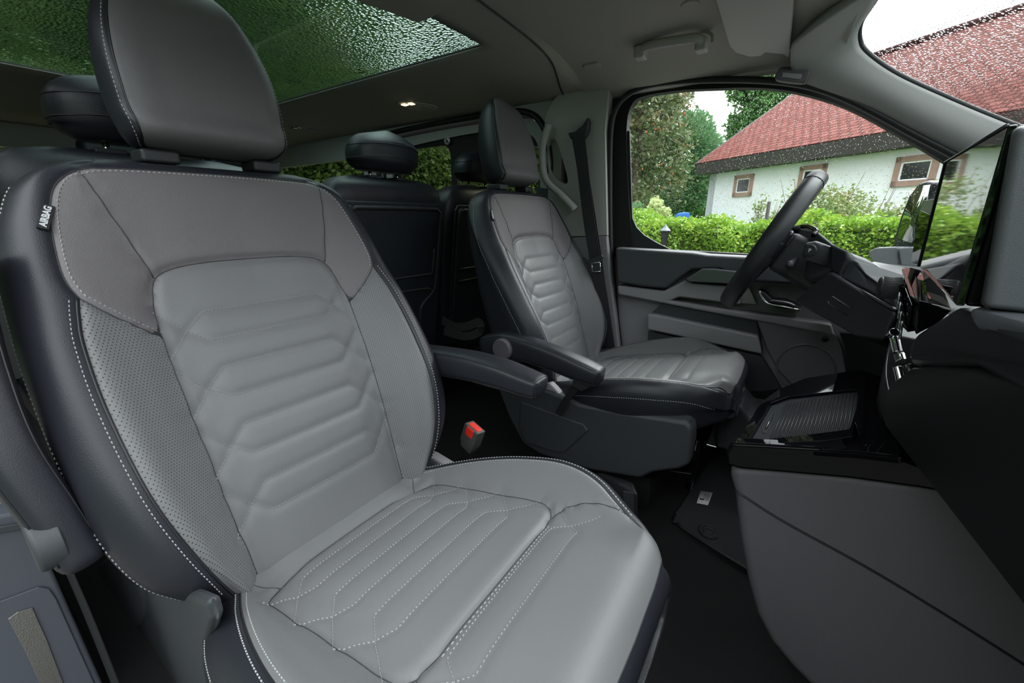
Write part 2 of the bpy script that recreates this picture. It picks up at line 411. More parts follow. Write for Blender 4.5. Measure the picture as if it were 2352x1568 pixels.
def seat_parts(seat):
    """the upholstery of a seat; every piece is cut out of one stuffed surface along its seams"""
    G, U, Bc = build_back(); s = Surf(G, U, Bc, seams_b, OB+TB*.35-NB*.05); V = s.G.reshape(-1, 3); F = s.faces(); Q = s.Q
    A = np.stack([np.abs(Q[:, 0]), Q[:, 1]], 1)
    ins_p = np.vstack([[(-.05, .524)], dd(INS), [(-.05, -.09)]]); yk = np.vstack([[(-.05,.683)], dd(YT), dd(YL), dd(INS[:9])[::-1][dd(INS[:9])[::-1][:, 1] > .409], [(-.05,.524)]])
    pf = np.vstack([dd(PFO), [(.156, -.09)], dd(INS)[::-1][dd(INS)[::-1][:, 1] < .409], dd(YL)[::-1]])
    f_ins = sd_poly(A, ins_p); f_yk = sd_poly(A, yk); f_pf = sd_poly(A, pf)
    fr = np.where(Q[:, 0] > 0, f_pf, -.01); fl = np.where(Q[:, 0] < 0, f_pf, -.01)
    AV, regs = split_mesh(V, F, [f_ins, f_yk, fr, fl])
    uvx = {}
    def part(name, faces, m, parent, uvd=False):
        v, f, ids = compact(AV, faces); uv = None
        if uvd:
            uv = np.zeros((len(v), 2))
        return mk(name, v, f, m, parent, uv=uv)
    back = part('backrest', regs[4], M['dark_leather'], seat)
    part('backrest_insert', regs[0], M['grey_leather'], back); part('shoulder_yoke', regs[1], M['yoke_leather'], back)
    def uvfix(o):
        me = o.data; off = np.array(wloc(back)); l = me.uv_layers.active; co = np.array([v.co for v in me.vertices])+off
        # invert: project on surface frame: b along TB; u = y for the front
        b_ = (co-OB)@TB; u_ = co[:, 1]-OB[1]; idx = np.empty(len(me.loops), dtype=np.int32); me.loops.foreach_get('vertex_index', idx)
        d_ = (co-OB)@NB; uu = np.sign(u_)*(np.abs(u_)+np.clip(d_, 0, 1)*.75)
        l.data.foreach_set('uv', np.stack([uu, b_], 1).astype(np.float32)[idx].ravel())
    for r in (2, 3): uvfix(part('side_bolster', regs[r], M['perf_leather'], back, True))
    st = MB(); sg = MB(); pp = MB(); ds = MB()
    for f in ((lambda p: p), mir):
        stitches(st, s, dd(f([(a-.007, b-.006 if a < .2 else b) for a, b in YT])), .0068, .0006, .0012)
        stitches(sg, s, dd(f([(a-.004, b+.006) for a, b in YL])), .006, .0006)
        stitches(st, s, dd(f([(a+.011, b) for a, b in PFO[:-1]])), .0066, .00075, .0009)
        stitches(st, s, dd(f([(yp(b)+(.088 if b < .5 else .088-.03*(b-.5)/.2), b) for b in np.linspace(.0, .66, 14)])), .0068, .0008)
        p1 = MB(); seamcord(p1, s, dd(f([(a+.003, b) for a, b in PFO])), .0021, -.0003); p1.build('piping', M['piping'], back, recalc=False)
        seamcord(ds, s, dd(f(INS)), .0007, .0003); seamcord(ds, s, dd(f(yoke_seam)), .0008, .0005); seamcord(ds, s, dd(f(YT)), .0008, .0004); seamcord(ds, s, dd(f(YL)), .0008, .0004)
    for q in quilt_back(): stitches(sg, s, q, .0056, .0004, .0009)
    st.build('edge_stitching', M['thread'], back, recalc=False, kind='stuff'); sg.build('quilt_stitching', M['thread_mid'], back, recalc=False, kind='stuff')
    ds.build('seam', M['seam'], back, recalc=False)
    return s, back

# ---- cushion: (u, x)
CZ = lambda x: .333+.24*(x+.67)
cyp = lambda x: sI(x, [-.70, -.64, -.6, -.55, -.46, -.38, -.31, -.25, -.2, -.16, -.12, -.095, -.08], [.17, .19, .206, .222, .244, .256, .258, .246, .222, .196, .180, .160, .135])
chb = lambda x: sI(x, [-.70, -.62, -.5, -.4, -.3, -.22, -.17, -.13, -.08], [.012, .022, .038, .044, .042, .026, .006, -.008, -.02])
cws = lambda x: sI(x, [-.70, -.6, -.5, -.4, -.3, -.22, -.16, -.12, -.095, -.08], [.225, .262, .283, .294, .294, .274, .240, .205, .18, .14])
CINS = [(0,-.622),(.10,-.620),(.145,-.613),(.168,-.597),(.176,-.57),(.178,-.5),(.178,-.4),(.179,-.33),(.176,-.300),(.165,-.283),(.14,-.276),(.10,-.273),(0,-.272)]
CFR = [(.158,-.277),(.176,-.262),(.190,-.235),(.197,-.20),(.197,-.16),(.188,-.125),(.168,-.100),(.130,-.086),(.0,-.080)]
def quilt_cush():
    L = []
    for xu, xl in ((-.586,-.540),(-.492,-.444),(-.397,-.348)):
        L.append([(-.182, xl+.045), (-.15, (xu+xl)/2+.012), (-.123, xu), (.125, xu), (.15, (xu+xl)/2+.012), (.182, xl+.035)])
        L.append([(-.182, xu-.005), (-.15, (xu+xl)/2+.006), (-.124, xl), (.127, xl), (.15, (xu+xl)/2+.006), (.182, xu-.002)])
    L.append([(-.17, -.18), (-.15, -.222), (-.128, -.258), (.122, -.258), (.15, -.222), (.176, -.195)])
    L.append([(-.172, -.275), (-.15, -.243), (-.13, -.214), (.126, -.214), (.15, -.243), (.174, -.270)])
    return L
def build_cush():
    x = np.concatenate([np.arange(-.70, -.125, .0043), np.linspace(-.1225, -.083, 14)])
    o = np.ones(len(x)); y1, y2, h = cyp(x), cws(x), chb(x); z = CZ(x)+.004*np.sin((x+.67)/.59*math.pi); e_ = np.clip((-.622-x)/.055, 0, 1); z = z+.026*e_*e_*(3-2*e_)
    fr = np.clip((x+.150)/.067, 0, 1); drop = .030*fr**2.6
    zb = CZ(x)*0+np.clip(.215+.34*(x+.5), .22, .36)
    def pt(y, d): return np.stack([y*o, d], 1)
    swell = .006*np.exp(-((x+.2)/.06)**2)
    C = np.stack([pt(0, z+.004+swell), pt(.09, z+.003+swell), pt(.172*np.minimum(1, y1/.18), z-drop*0), pt(.178*np.minimum(1, y1/.185)+(y1-.178*np.minimum(1, y1/.185))*.5, z+h*.6), pt(y1, z+h), pt(y1+(y2-y1)*.5, z+h-.008),
        pt(y2-.004, z+h-.032), pt(y2, z+h-.055), pt(y2-.006, (z+zb)/2-.012), pt(y2-.02, zb), pt(y2*.6, zb-.01), pt(0, zb-.01)], 1)
    C[:, :6, 1] -= drop[:, None]; C[:, 6:8, 1] -= drop[:, None]*.5
    ns = [18, 16, 3, 8, 9, 7, 8, 6, 8, 5, 4, 4]; H = herm(C, ns); kp = sum(ns[:4])
    seg = np.linalg.norm(np.diff(H, axis=1), axis=2); U = np.abs(H[:, :, 0]).copy()
    for j in range(kp+1, H.shape[1]): U[:, j] = U[:, j-1]+seg[:, j-1]
    Hl = H[:, ::-1].copy(); Hl[:, :, 0] *= -1
    HH = np.concatenate([Hl[:, :-1], H], 1); UU = np.concatenate([-U[:, ::-1][:, :-1], U], 1); XX = np.repeat(x[:, None], UU.shape[1], 1)
    # front face: fold down
    G = np.stack([XX, HH[:, :, 0]+PSY, HH[:, :, 1]], 2)
    last = G[-1].copy(); rows = [G]; URs = [UU]; XRs = [XX]; zt = last[:, 2]; zlow = last[:, 2].min()
    for k, (dx, q) in enumerate([(.006, .05), (.010, .13), (.013, .25), (.012, .42), (.006, .62), (-.006, .80), (-.022, .93), (-.04, 1.0)]):
        r = last.copy(); r[:, 0] = last[:, 0]+dx; r[:, 2] = zlow+(zt-zlow)*(1-q); r[:, 1] = PSY+(last[:, 1]-PSY)*(1-.06*max(0, q-.5)); rows.append(r[None]); URs.append(UU[-1:]); XRs.append(XX[-1:]+.008+.1*q)
    G = np.concatenate(rows); return G, np.concatenate(URs), np.concatenate(XRs)
seams_c = []
for f in ((lambda p: p), mir):
    seams_c += [(dd(f(CFR[:6])), .004, .005), (dd(f([(cyp(x), x) for x in np.linspace(-.69, -.10, 14)])), .003, .005)]
seams_c.append((np.vstack([dd(CINS)[::-1], dd(mir(CINS))[1:]]), .007, .007))
seams_c.append((np.vstack([dd(CINS[-3:]), dd(mir(CINS[-3:]))[::-1][1:]]), .002, .0065))
for q in quilt_cush(): seams_c.append((np.array(q), .0022, .0080))
def cush_parts(seat):
    G, U, Xc = build_cush(); s = Surf(G, U, Xc, seams_c, (-.4, PSY, .3)); V = s.G.reshape(-1, 3); F = s.faces(); Q = s.Q
    A = np.stack([np.abs(Q[:, 0]), Q[:, 1]], 1)
    f_ins = sd_poly(A, np.vstack([[(-.05,-.622)], dd(CINS), [(-.05,-.272)]]))
    f_fr = sd_poly(A, np.vstack([[(-.05,-.272)], dd(CINS[-4:])[::-1], dd(CFR), [(-.05,-.080)]]))
    gb = [(cyp(x), x) for x in np.linspace(-.70, -.10, 26)]
    f_g = sd_poly(A, np.vstack([[(-.05,-.71)], gb, [(-.05, -.10)]]))
    AV, regs = split_mesh(V, F, [f_ins, f_fr, f_g])
    def part(name, faces, m, parent): v, f, _ = compact(AV, faces); return mk(name, v, f, m, parent)
    c = part('cushion', regs[3], M['dark_leather'], seat)
    part('cushion_insert', regs[0], M['grey_leather'], c); part('thigh_support', regs[1], M['grey_leather'], c); part('cushion_bolster', regs[2], M['grey_leather'], c)
    st = MB(); sg = MB(); pp = MB(); ds = MB()
    for f in ((lambda p: p), mir):
        stitches(st, s, dd(f([(cyp(x)-.007, x) for x in np.linspace(-.66, -.15, 14)])), .0066, .0007)
        stitches(st, s, dd(f([(cyp(x)+.008, x) for x in np.linspace(-.66, -.15, 14)])), .0066, .0009)
        stitches(st, s, dd(f([(cyp(x)+.068, x) for x in np.linspace(-.62, -.12, 12)])), .0068, .0009)
        p1 = MB(); seamcord(p1, s, dd(f([(cyp(x)+.001, x) for x in np.linspace(-.69, -.10, 16)])), .0018, -.0004); p1.build('piping', M['piping'], c, recalc=False)
        seamcord(ds, s, dd(f(CINS)), .0007, .0003); seamcord(ds, s, dd(f(CFR)), .0007, .0003)
        seamcord(ds, s, dd(f([(.147, -.613), (.17, -.64), (.19, -.665)])), .0008, 0)
    stitches(st, s, [(-.13, -.266), (0, -.264), (.13, -.266)], .008, .0006)
    for q in quilt_cush(): stitches(sg, s, q, .0058, .00045, .0009)
    st.build('edge_stitching', M['thread'], c, recalc=False, kind='stuff'); sg.build('quilt_stitching', M['thread_mid'], c, recalc=False, kind='stuff')
    ds.build('seam', M['seam'], c, recalc=False)
    return s, c

def headrest(seat):
    # stations up the headrest: z, half width front, x of front, x of rear, half width rear
    cy = PSY+.015; rows = []; nz = 44
    zz = np.concatenate([[1.030, 1.0305, 1.032, 1.035, 1.040], np.linspace(1.046, 1.30, 40), [1.312, 1.322, 1.329, 1.333, 1.335]])
    hw = lambda z: sI(z, [1.03, 1.034, 1.045, 1.07, 1.12, 1.18, 1.23, 1.27, 1.30, 1.32, 1.335], [.088, .104, .116, .124, .128, .125, .115, .100, .082, .062, .03])
    xf = lambda z: sI(z, [1.03, 1.045, 1.10, 1.18, 1.25, 1.30, 1.335], [-.955, -.905, -.902, -.918, -.942, -.965, -1.005])
    xr = lambda z: sI(z, [1.03, 1.045, 1.10, 1.18, 1.25, 1.30, 1.335], [-.985, -1.005, -1.026, -1.038, -1.042, -1.036, -1.02])
    C = []
    for z in zz:
        w, a, b = hw(z), xf(z), xr(z); m = (a+b)/2; d = (a-b)
        C.append([(0, a+.002), (w*.5, a+.001), (w*.86, a-.004), (w*.97, a-.012*min(1, d/.06)), (w*1.06, a-d*.3), (w*1.05, a-d*.62), (w*.9, b+d*.10), (w*.5, b), (0, b-.001)])
    H = herm(np.array(C), [10, 8, 5, 6, 6, 6, 6, 5]); kp = 23
    Hl = H[:, ::-1].copy(); Hl[:, :, 0] *= -1; HH = np.concatenate([Hl[:, :-1], H], 1); n = HH.shape[1]; m = H.shape[1]
    G = np.stack([HH[:, :, 1], HH[:, :, 0]+cy, np.repeat(zz[:, None], n, 1)], 2)
    sd = [((m-1+kp), ), ((m-1-kp), )]
    U = np.repeat((np.arange(n)-(m-1))[None, :].astype(float), len(zz), 0); Zc = np.repeat(zz[:, None], n, 1)
    # groove at the seam column
    g = np.exp(-((np.abs(U)-kp)/.9)**2)*.0028; dr = np.gradient(G, axis=0); dc = np.gradient(G, axis=1); N = np.cross(dr, dc); N /= np.linalg.norm(N, axis=2, keepdims=True)+1e-9
    if ((G-np.array([-.97, cy, 1.18]))*N).sum() < 0: N = -N
    G = G-N*g[:, :, None]; V = G.reshape(-1, 3); F = []; 
    for i in range(len(zz)-1):
        for j in range(n-1):
            a = i*n+j; F.append((a, a+n, a+n+1, a+1))
    if np.cross(V[F[900][1]]-V[F[900][0]], V[F[900][2]]-V[F[900][0]])@N.reshape(-1, 3)[F[900][0]] < 0: F = [f[::-1] for f in F]
    Uf = U.ravel(); front = [f for f in F if all(abs(Uf[i]) <= kp for i in f)]; rest = [f for f in F if not all(abs(Uf[i]) <= kp for i in f)]
    v, f, _ = compact(V, rest); hr = mk('headrest', v, f, M['dark_leather'], seat)
    # close the bottom
    v, f, _ = compact(V, front); mk('headrest_face', v, f, M['head_leather'], hr)
    bot = MB(); bot.add(G[0][:-1], [tuple(range(n-1))]); bot.build('underside', M['dark_leather'], hr)
    st = MB(); pp = MB()
    for s_ in (1, -1):
        col = m-1+s_*kp; off = m-1+s_*(kp+2); path = G[2:, col]; tube('piping', path, .0019, M['piping'], hr, 6)
        path = resample(G[3:44, off], .0068); Nn = N[10, off]
        for i in range(len(path)-1):
            t = path[i+1]-path[i]; L = np.linalg.norm(t); t = t/L; c = (path[i]+path[i+1])/2; nn = Nn-t*(Nn@t); nn /= np.linalg.norm(nn); w = np.cross(nn, t); h = L*.32
            st.add([c-t*h-w*.0006, c-t*h+w*.0006, c+t*h+w*.0006, c+t*h-w*.0006, c-t*h*.6+nn*.0011, c+t*h*.6+nn*.0011], [(0,1,4),(2,3,5),(1,2,5,4),(3,0,4,5)])
    st.build('edge_stitching', M['thread'], hr, recalc=False, kind='stuff')
    for dy in (-.082, .096):
        tube('headrest_post', [(-.962, cy+dy-.006, .98), (-.962, cy+dy-.006, 1.05)], .007, M['chrome'], seat, 12)
        g = box('post_guide', (-.985, cy+dy-.034, 1.010), (-.928, cy+dy+.022, 1.032), M['black_plastic'], seat, .006)
    return hr
def superell(n=28, p=3.2):
    out = []
    for k in range(n):
        a = 2*math.pi*k/n; c, s_ = math.cos(a), math.sin(a); out.append((math.copysign(abs(c)**(2/p), c), math.copysign(abs(s_)**(2/p), s_)))
    return out
def armrest(seat, path, ytop, half, hts, pivot=None, side=-1, name='armrest', rot=None):
    """path: centre line points (x, z) from the pivot to the tip; half: half widths, hts: half heights"""
    n = len(path); G = []; se = superell(32, 3.6)
    pts = cr([(x, ytop, z) for x, z in path], 6); k = len(pts); H = np.interp(np.linspace(0, n-1, k), range(n), hts); Wd = np.interp(np.linspace(0, n-1, k), range(n), half)
    for i, p in enumerate(pts):
        t = (pts[min(i+1, k-1)]-pts[max(i-1, 0)]).normalized(); u = Vector((-t.z, 0, t.x)); u = -u if u.z < 0 else u
        if rot: u = Vector((-t.z, 0, t.x))
        G.append([p+u*(b*H[i])+Vector((0, 1, 0))*(a*Wd[i]) for a, b in se])
    # round both ends
    def capring(i, dirn, steps=5):
        out = []; p = pts[i]; t = (pts[1]-pts[0]).normalized()*-1 if i == 0 else (pts[-1]-pts[-2]).normalized(); c = sum(G[i], Vector())/len(G[i])
        r = .6*min(H[i], Wd[i])*1.3
        for q in range(1, steps+1):
            a = q/steps*math.pi/2; out.append([c+(v-c)*max(.02, (math.cos(a))**.45 if q < steps else .02)+t*(r*math.sin(a)) for v in G[i]])
        return out
    G2 = capring(0, -1)[::-1]+G+capring(-1, 1)
    V, F = loft_grid(G2); a = mk(name, V, F, M['dark_leather'], seat, recalc=True)
    pp = MB()
    for s_ in (-1, 1):                                   # seam cords along the top edges of both flanks
        line = [g[4 if s_ > 0 else 12] for g in G2[2:-2]]; pp.tube(line, .0013, 6)
        line = [g[28 if s_ > 0 else 20] for g in G2[2:-2]]; pp.tube(line, .0013, 6)
        ring = G2[-4]
    tip = G2[-4]; pp.tube([v for v in tip]+[tip[0]], .0013, 6)
    pp.build('piping', M['piping'], a, recalc=False)
    if pivot:
        x, z, r = pivot; y0 = ytop+side*half[0]*.9
        V, F = tube_vf([(x, y0, z), (x, y0+side*.012, z), (x, y0+side*.018, z)], [r, r, r*.9], 40); c = mk('pivot_cap', V, F, M['console_grey'], a)
        bev(c, .002, 2)
    return a
def build_passenger():
    seat = empty('front_seat', (-.40, PSY, 0))
    tag(seat, 'large grey leather front seat filling the foreground, with dark leather sides', 'car seat', 'front seats')
    sb, back = seat_parts(seat); sc, cush = cush_parts(seat); headrest(seat)
    # airbag tag on the outer shoulder
    (p, n), (q, _) = sb.pick((108, 502)), sb.pick((112, 478)); ey = (q-p)/np.linalg.norm(q-p)
    n = n-ey*(n@ey); n /= np.linalg.norm(n); ex = np.cross(ey, n); ex /= np.linalg.norm(ex)
    if ex@_rt < 0: ex = -ex
    o = p+n*.004; mb = MB(); hw, hh = .0056, .0200; c = [o-ex*hw-ey*hh, o+ex*hw-ey*hh, o+ex*hw+ey*hh, o-ex*hw+ey*hh]; mb.prism([Vector(v) for v in c], Vector(-n*.0035))
    tg = mb.build('airbag_tag', M['ink'], back, smooth=False); tg['label'] = 'small black fabric tag reading AIRBAG'
    text('tag_lettering', 'AIRBAG', .0098, o+n*.0006, ey, -ex, M['lettering'], back, .0004)
    return seat, sb, sc
def copy_tree(o, parent, loc=None):
    c = o.copy(); COL.objects.link(c)
    if parent is not None: c.parent = parent
    if loc is not None: c.location = loc
    for ch in [x for x in S.objects if x.parent is o]: copy_tree(ch, c)
    return c
pass_seat, SB, SC = build_passenger()
drv_seat = copy_tree(pass_seat, None, (-.394, DSY, .008)); drv_seat.name = 'front_seat.001'
drv_seat['label'] = 'front seat of light grey leather behind the steering wheel, seen beyond the open footwell'
# armrests
PV = P(1156, 801, Y=.150)
armrest(pass_seat, [(-.80, .568), (-.70, .576), (-.60, .584), (-.51, .584), (-.45, .578), (-.415, .575)], -.175, [.034, .034, .036, .036, .034, .032], [.034, .034, .032, .028, .025, .022])
armrest(drv_seat, [(-.805, .492), (-.74, .512), (-.66, .517), (-.56, .505), (-.47, .488), (-.425, .480)], .185, [.036, .036, .036, .036, .036, .033], [.052, .050, .040, .037, .033, .028], pivot=(PV.x, PV.z, .036), side=-1)
# ================================================================ body shell
def plate(name, outer, holes, y, th, m, parent=None, r=0, kind=None):
    """solid plate standing in the plane Y = y with openings; outlines are (x, z)"""
    c = bpy.data.curves.new('p', 'CURVE'); c.dimensions = '2D'; c.fill_mode = 'BOTH'; c.extrude = abs(th)/2; c.bevel_depth = r; c.bevel_resolution = 2; c.offset = -r
    for loop in [outer]+holes:
        sp = c.splines.new('POLY'); sp.points.add(len(loop)-1); sp.use_cyclic_u = True
        for i, (a, b) in enumerate(loop): sp.points[i].co = (a, b, 0, 1)
    o = bpy.data.objects.new('p', c); COL.objects.link(o); dg = bpy.context.evaluated_depsgraph_get(); dg.update()
    me = bpy.data.meshes.new_from_object(o.evaluated_get(dg)); V = [(v.co.x, y+th/2+v.co.z, v.co.y) for v in me.vertices]; F = [tuple(p.vertices) for p in me.polygons]
    bpy.data.objects.remove(o)
    bm = bmesh.new(); vs = [bm.verts.new(v) for v in V]
    for f in F:
        try: bm.faces.new([vs[i] for i in f])
        except ValueError: pass
    bmesh.ops.remove_doubles(bm, verts=bm.verts, dist=1e-5); bmesh.ops.recalc_face_normals(bm, faces=bm.faces); bm.verts.index_update()
    V = [v.co.copy() for v in bm.verts]; F = [tuple(v.index for v in f.verts) for f in bm.faces]; bm.free()
    return mk(name, V, F, m, parent, smooth=False, kind=kind)
def rr(x0, z0, x1, z1, r, n=6):
    out = []
    for cx, cz, a0 in ((x1-r, z1-r, 0), (x0+r, z1-r, 90), (x0+r, z0+r, 180), (x1-r, z0+r, 270)):
        for k in range(n+1): a = R(a0+90*k/n); out.append((cx+r*math.cos(a), cz+r*math.sin(a)))
    return out
def xz(px, Y): return [(P(a, b, Y=Y).x, P(a, b, Y=Y).z) for a, b in px]
def sm2(pl, n=5, closed=False): return [(p.x, p.y) for p in cr([(a, b, 0) for a, b in pl], n, closed)]
def xzy(pl, y): return [(a, y, b) for a, b in pl]

def wet(name, tint, cover, scale, strength=.6, glossy=.08, rough=.0, ior=1.06, bd=3.2, dim=1.):
    """glass sheet carrying rain: clear between the drops, refracting bumps where the drops sit"""
    m = nm(name); m.use_nodes = True; t = m.node_tree; t.nodes.clear(); N = t.nodes.new; Lk = t.links.new
    out = N('ShaderNodeOutputMaterial'); tr = N('ShaderNodeBsdfTransparent'); tr.inputs[0].default_value = (*tint, 1)
    rf = N('ShaderNodeBsdfRefraction'); rf.inputs['IOR'].default_value = ior; rf.inputs['Color'].default_value = (*[c*dim for c in tint], 1); rf.inputs['Roughness'].default_value = rough
    gl = N('ShaderNodeBsdfGlossy'); gl.inputs['Roughness'].default_value = .02; gl.inputs['Color'].default_value = (1, 1, 1, 1)
    co = N('ShaderNodeTexCoord'); vo = N('ShaderNodeTexVoronoi'); vo.feature = 'SMOOTH_F1'; vo.inputs['Smoothness'].default_value = .25; vo.inputs['Scale'].default_value = scale
    nz = N('ShaderNodeTexNoise'); nz.inputs['Scale'].default_value = scale*.35; nz.inputs['Detail'].default_value = 3
    ad = N('ShaderNodeVectorMath'); ad.operation = 'MULTIPLY_ADD'; ad.inputs[1].default_value = (.012*60/scale,)*3; Lk(nz.outputs['Color'], ad.inputs[0]); Lk(co.outputs['Object'], ad.inputs[2])
    Lk(ad.outputs[0], vo.inputs['Vector'])
    # each drop has its own size: threshold varies by noise
    n2 = N('ShaderNodeTexNoise'); n2.inputs['Scale'].default_value = scale*.9; Lk(co.outputs['Object'], n2.inputs['Vector'])
    th = N('ShaderNodeMath'); th.operation = 'MULTIPLY_ADD'; th.inputs[1].default_value = .55; th.inputs[2].default_value = cover-.275; Lk(n2.outputs[0], th.inputs[0])
    sub = N('ShaderNodeMath'); sub.operation = 'SUBTRACT'; Lk(th.outputs[0], sub.inputs[0]); Lk(vo.outputs['Distance'], sub.inputs[1])
    ma = N('ShaderNodeMapRange'); ma.inputs['From Min'].default_value = 0; ma.inputs['From Max'].default_value = .05; Lk(sub.outputs[0], ma.inputs['Value'])
    hp = N('ShaderNodeMath'); hp.operation = 'MAXIMUM'; hp.inputs[1].default_value = 0; Lk(sub.outputs[0], hp.inputs[0])
    pw = N('ShaderNodeMath'); pw.operation = 'POWER'; pw.inputs[1].default_value = .5; Lk(hp.outputs[0], pw.inputs[0])
    bp = N('ShaderNodeBump'); bp.inputs['Strength'].default_value = strength; bp.inputs['Distance'].default_value = bd/scale; Lk(pw.outputs[0], bp.inputs['Height'])
    Lk(bp.outputs[0], rf.inputs['Normal'])
    mx = N('ShaderNodeMixShader'); Lk(ma.outputs[0], mx.inputs[0]); Lk(tr.outputs[0], mx.inputs[1]); Lk(rf.outputs[0], mx.inputs[2])
    ge = N('ShaderNodeNewGeometry'); dt = N('ShaderNodeVectorMath'); dt.operation = 'DOT_PRODUCT'; Lk(ge.outputs['Normal'], dt.inputs[0]); Lk(ge.outputs['Incoming'], dt.inputs[1])
    ab = N('ShaderNodeMath'); ab.operation = 'ABSOLUTE'; Lk(dt.outputs['Value'], ab.inputs[0]); om = N('ShaderNodeMath'); om.operation = 'SUBTRACT'; om.inputs[0].default_value = 1; Lk(ab.outputs[0], om.inputs[1])
    p5 = N('ShaderNodeMath'); p5.operation = 'POWER'; p5.inputs[1].default_value = 5; Lk(om.outputs[0], p5.inputs[0]); fm = N('ShaderNodeMath'); fm.operation = 'MULTIPLY_ADD'; fm.inputs[1].default_value = .22; fm.inputs[2].default_value = .02; Lk(p5.outputs[0], fm.inputs[0])
    m2 = N('ShaderNodeMixShader'); Lk(fm.outputs[0], m2.inputs[0]); Lk(mx.outputs[0], m2.inputs[1]); Lk(gl.outputs[0], m2.inputs[2]); Lk(m2.outputs[0], out.inputs[0])
    return m
M['glass_windshield'] = wet('rain_windshield_glass', (.72, .75, .745), .42, 165, 1., ior=1.035, dim=.6)
M['glass_door'] = wet('rain_speckled_door_glass', (.965, .975, .972), .22, 210, 1.0, ior=1.25)
M['glass_roof'] = wet('rain_tinted_roof_glass', (.25, .33, .305), .75, 95, 1., ior=1.10)
M['glass_rear'] = wet('tinted_privacy_glass', (.20, .21, .14), -.2, 100, .2)

def onroof(px, off=0.):
    """point of the headliner's underside seen at a pixel"""
    z = 1.44
    for _ in range(12):
        q = P(*px, Z=z); z = .5*z+.5*(roof_z(q.x, q.y)-off)
    return P(*px, Z=z)
def face_in(o):
    """turn a pane's front to the cabin"""
    me = o.data; c = Vector((-.6, 0, 1.0)); me.update(); n = sum(1 if (c-(o.matrix_world @ p.center)).dot(p.normal) > 0 else -1 for p in me.polygons)
    if n < 0: me.flip_normals()
def st(o): o['kind'] = 'structure'; return o
# floor
st(box('floor', (-3.9, -.84, -.06), (1.1, .86, 0), M['carpet'], None, .004))
st(box('trim_16', (-1.9, -.99, -.07), (-.3, -.82, -.012), M['carpet'], None, .004))
# ---- headliner
RZ = lambda y: float(sI(np.array([abs(y)]), [0, .5, .6, .68, .74, .79, .83, .87], [1.478, 1.470, 1.460, 1.445, 1.425, 1.402, 1.382, 1.372])[0])
def roof_z(x, y):
    z = RZ(y)
    if x > -.25: z -= .10*((x+.25)/.30)**2*.28
    if x < -.79 and y < 0: return 1.474-.09*max(0, (abs(y)-.64)/.23)**1.5-(.05*min(1, (-2.9-x)/.4) if x < -2.9 else 0)
    if x < -.79: z = float(sI(np.array([abs(y)]), [0, .41, .46, .55, .62, .72, .80, .87], [1.474, 1.474, 1.466, 1.450, 1.438, 1.420, 1.403, 1.394])[0])
    if x < -2.9: z -= .05*min(1, (-2.9-x)/.4)
    return z
def headliner():
    xs = sorted(set([round(v, 4) for v in np.concatenate([np.linspace(-3.75, -2.58, 12), np.linspace(-2.58, -.985, 18), np.linspace(-.985, -.80, 6), [-.789, -.785, -.78], np.linspace(-.77, .045, 20)])]))
    ys = sorted(set([round(v, 4) for v in np.concatenate([np.linspace(-.87, -.62, 10), np.linspace(-.62, .405, 20), np.linspace(.405, .87, 16)])]))
    V = []; F = []; ny = len(ys)
    bow = lambda y: .035*(1-(y/.8)**2)-.02                      # the front edge bows forward in the middle
    for x in xs:
        for y in ys:
            xx = x+(bow(y)*max(0, (x+.25)/.295) if x > -.25 else 0); V.append((xx, y, roof_z(x, y)))
    hole = lambda i, j: xs[i] >= -2.581 and xs[i+1] <= -.984 and ys[j] >= -.621 and ys[j+1] <= .406
    for i in range(len(xs)-1):
        for j in range(ny-1):
            if hole(i, j): continue
            a = i*ny+j; F.append((a, a+1, a+1+ny, a+ny))
    o = mk('ceiling', V, F, M['headliner'], None, recalc=False); st(o)
    sol = o.modifiers.new('s', 'SOLIDIFY'); sol.thickness = .006; sol.offset = 1
    me = o.data
    if me.polygons[0].normal.z < 0: sol.offset = -1
    return o
headliner()
# outer roof skin above, open over the glass
st(plate('trim_1', rr(-2.66, -.70, -.92, .48, .03), [rr(-2.577, -.616, -.989, .401, .008)], 0, .004, M['rubber']))
o = bpy.data.objects['trim_1']
for v in o.data.vertices: v.co = Vector((v.co.x, v.co.z, 1.4790+v.co.y))
o.data.flip_normals()
g = mk('window_1', [(-2.65, -.69, 1.484), (-.93, -.69, 1.484), (-.93, .47, 1.484), (-2.65, .47, 1.484)], [(0, 1, 2, 3)], M['glass_roof'], None, False); st(g)
# transverse seam of the headliner and its curl down to the pillar
tube('trim_2', cr([Vector((-.785, y, roof_z(-.785, y)-.001)) for y in np.linspace(-.8, .0, 6)]+[onroof(q_, .001) for q_ in ((1100, 0), (1150, 38), (1200, 76), (1245, 115), (1268, 145), (1279, 175), (1288, 205), (1300, 228), (1316, 241))], 4), .0032, M['piping'], None, 8)['kind'] = 'structure'
# dark roof lining beyond the glass at the tail
st(prism('wall_rear', [(-3.72, -.86, 0), (-3.72, .86, 0), (-3.72, .86, .92), (-3.72, -.86, .92)], (-.05, 0, 0), M['mid_plastic'], None, .004))
st(prism('trim_3', [(-3.72, -.86, 1.30), (-3.72, .86, 1.30), (-3.72, .86, 1.46), (-3.72, -.86, 1.46)], (-.05, 0, 0), M['light_plastic'], None, .004))
for k, s_ in enumerate((-1, 1)): st(prism('trim_%d' % (4+k), [(-3.72, .78*s_, .9), (-3.72, .87*s_, .9), (-3.72, .87*s_, 1.33), (-3.72, .74*s_, 1.33)], (-.05, 0, 0), M['light_plastic'], None, .004))
st(mk('window_2', [(-3.75, -.80, .90), (-3.75, .80, .90), (-3.75, .76, 1.32), (-3.75, -.76, 1.32)], [(0, 1, 2, 3)], M['glass_rear'], None, False))
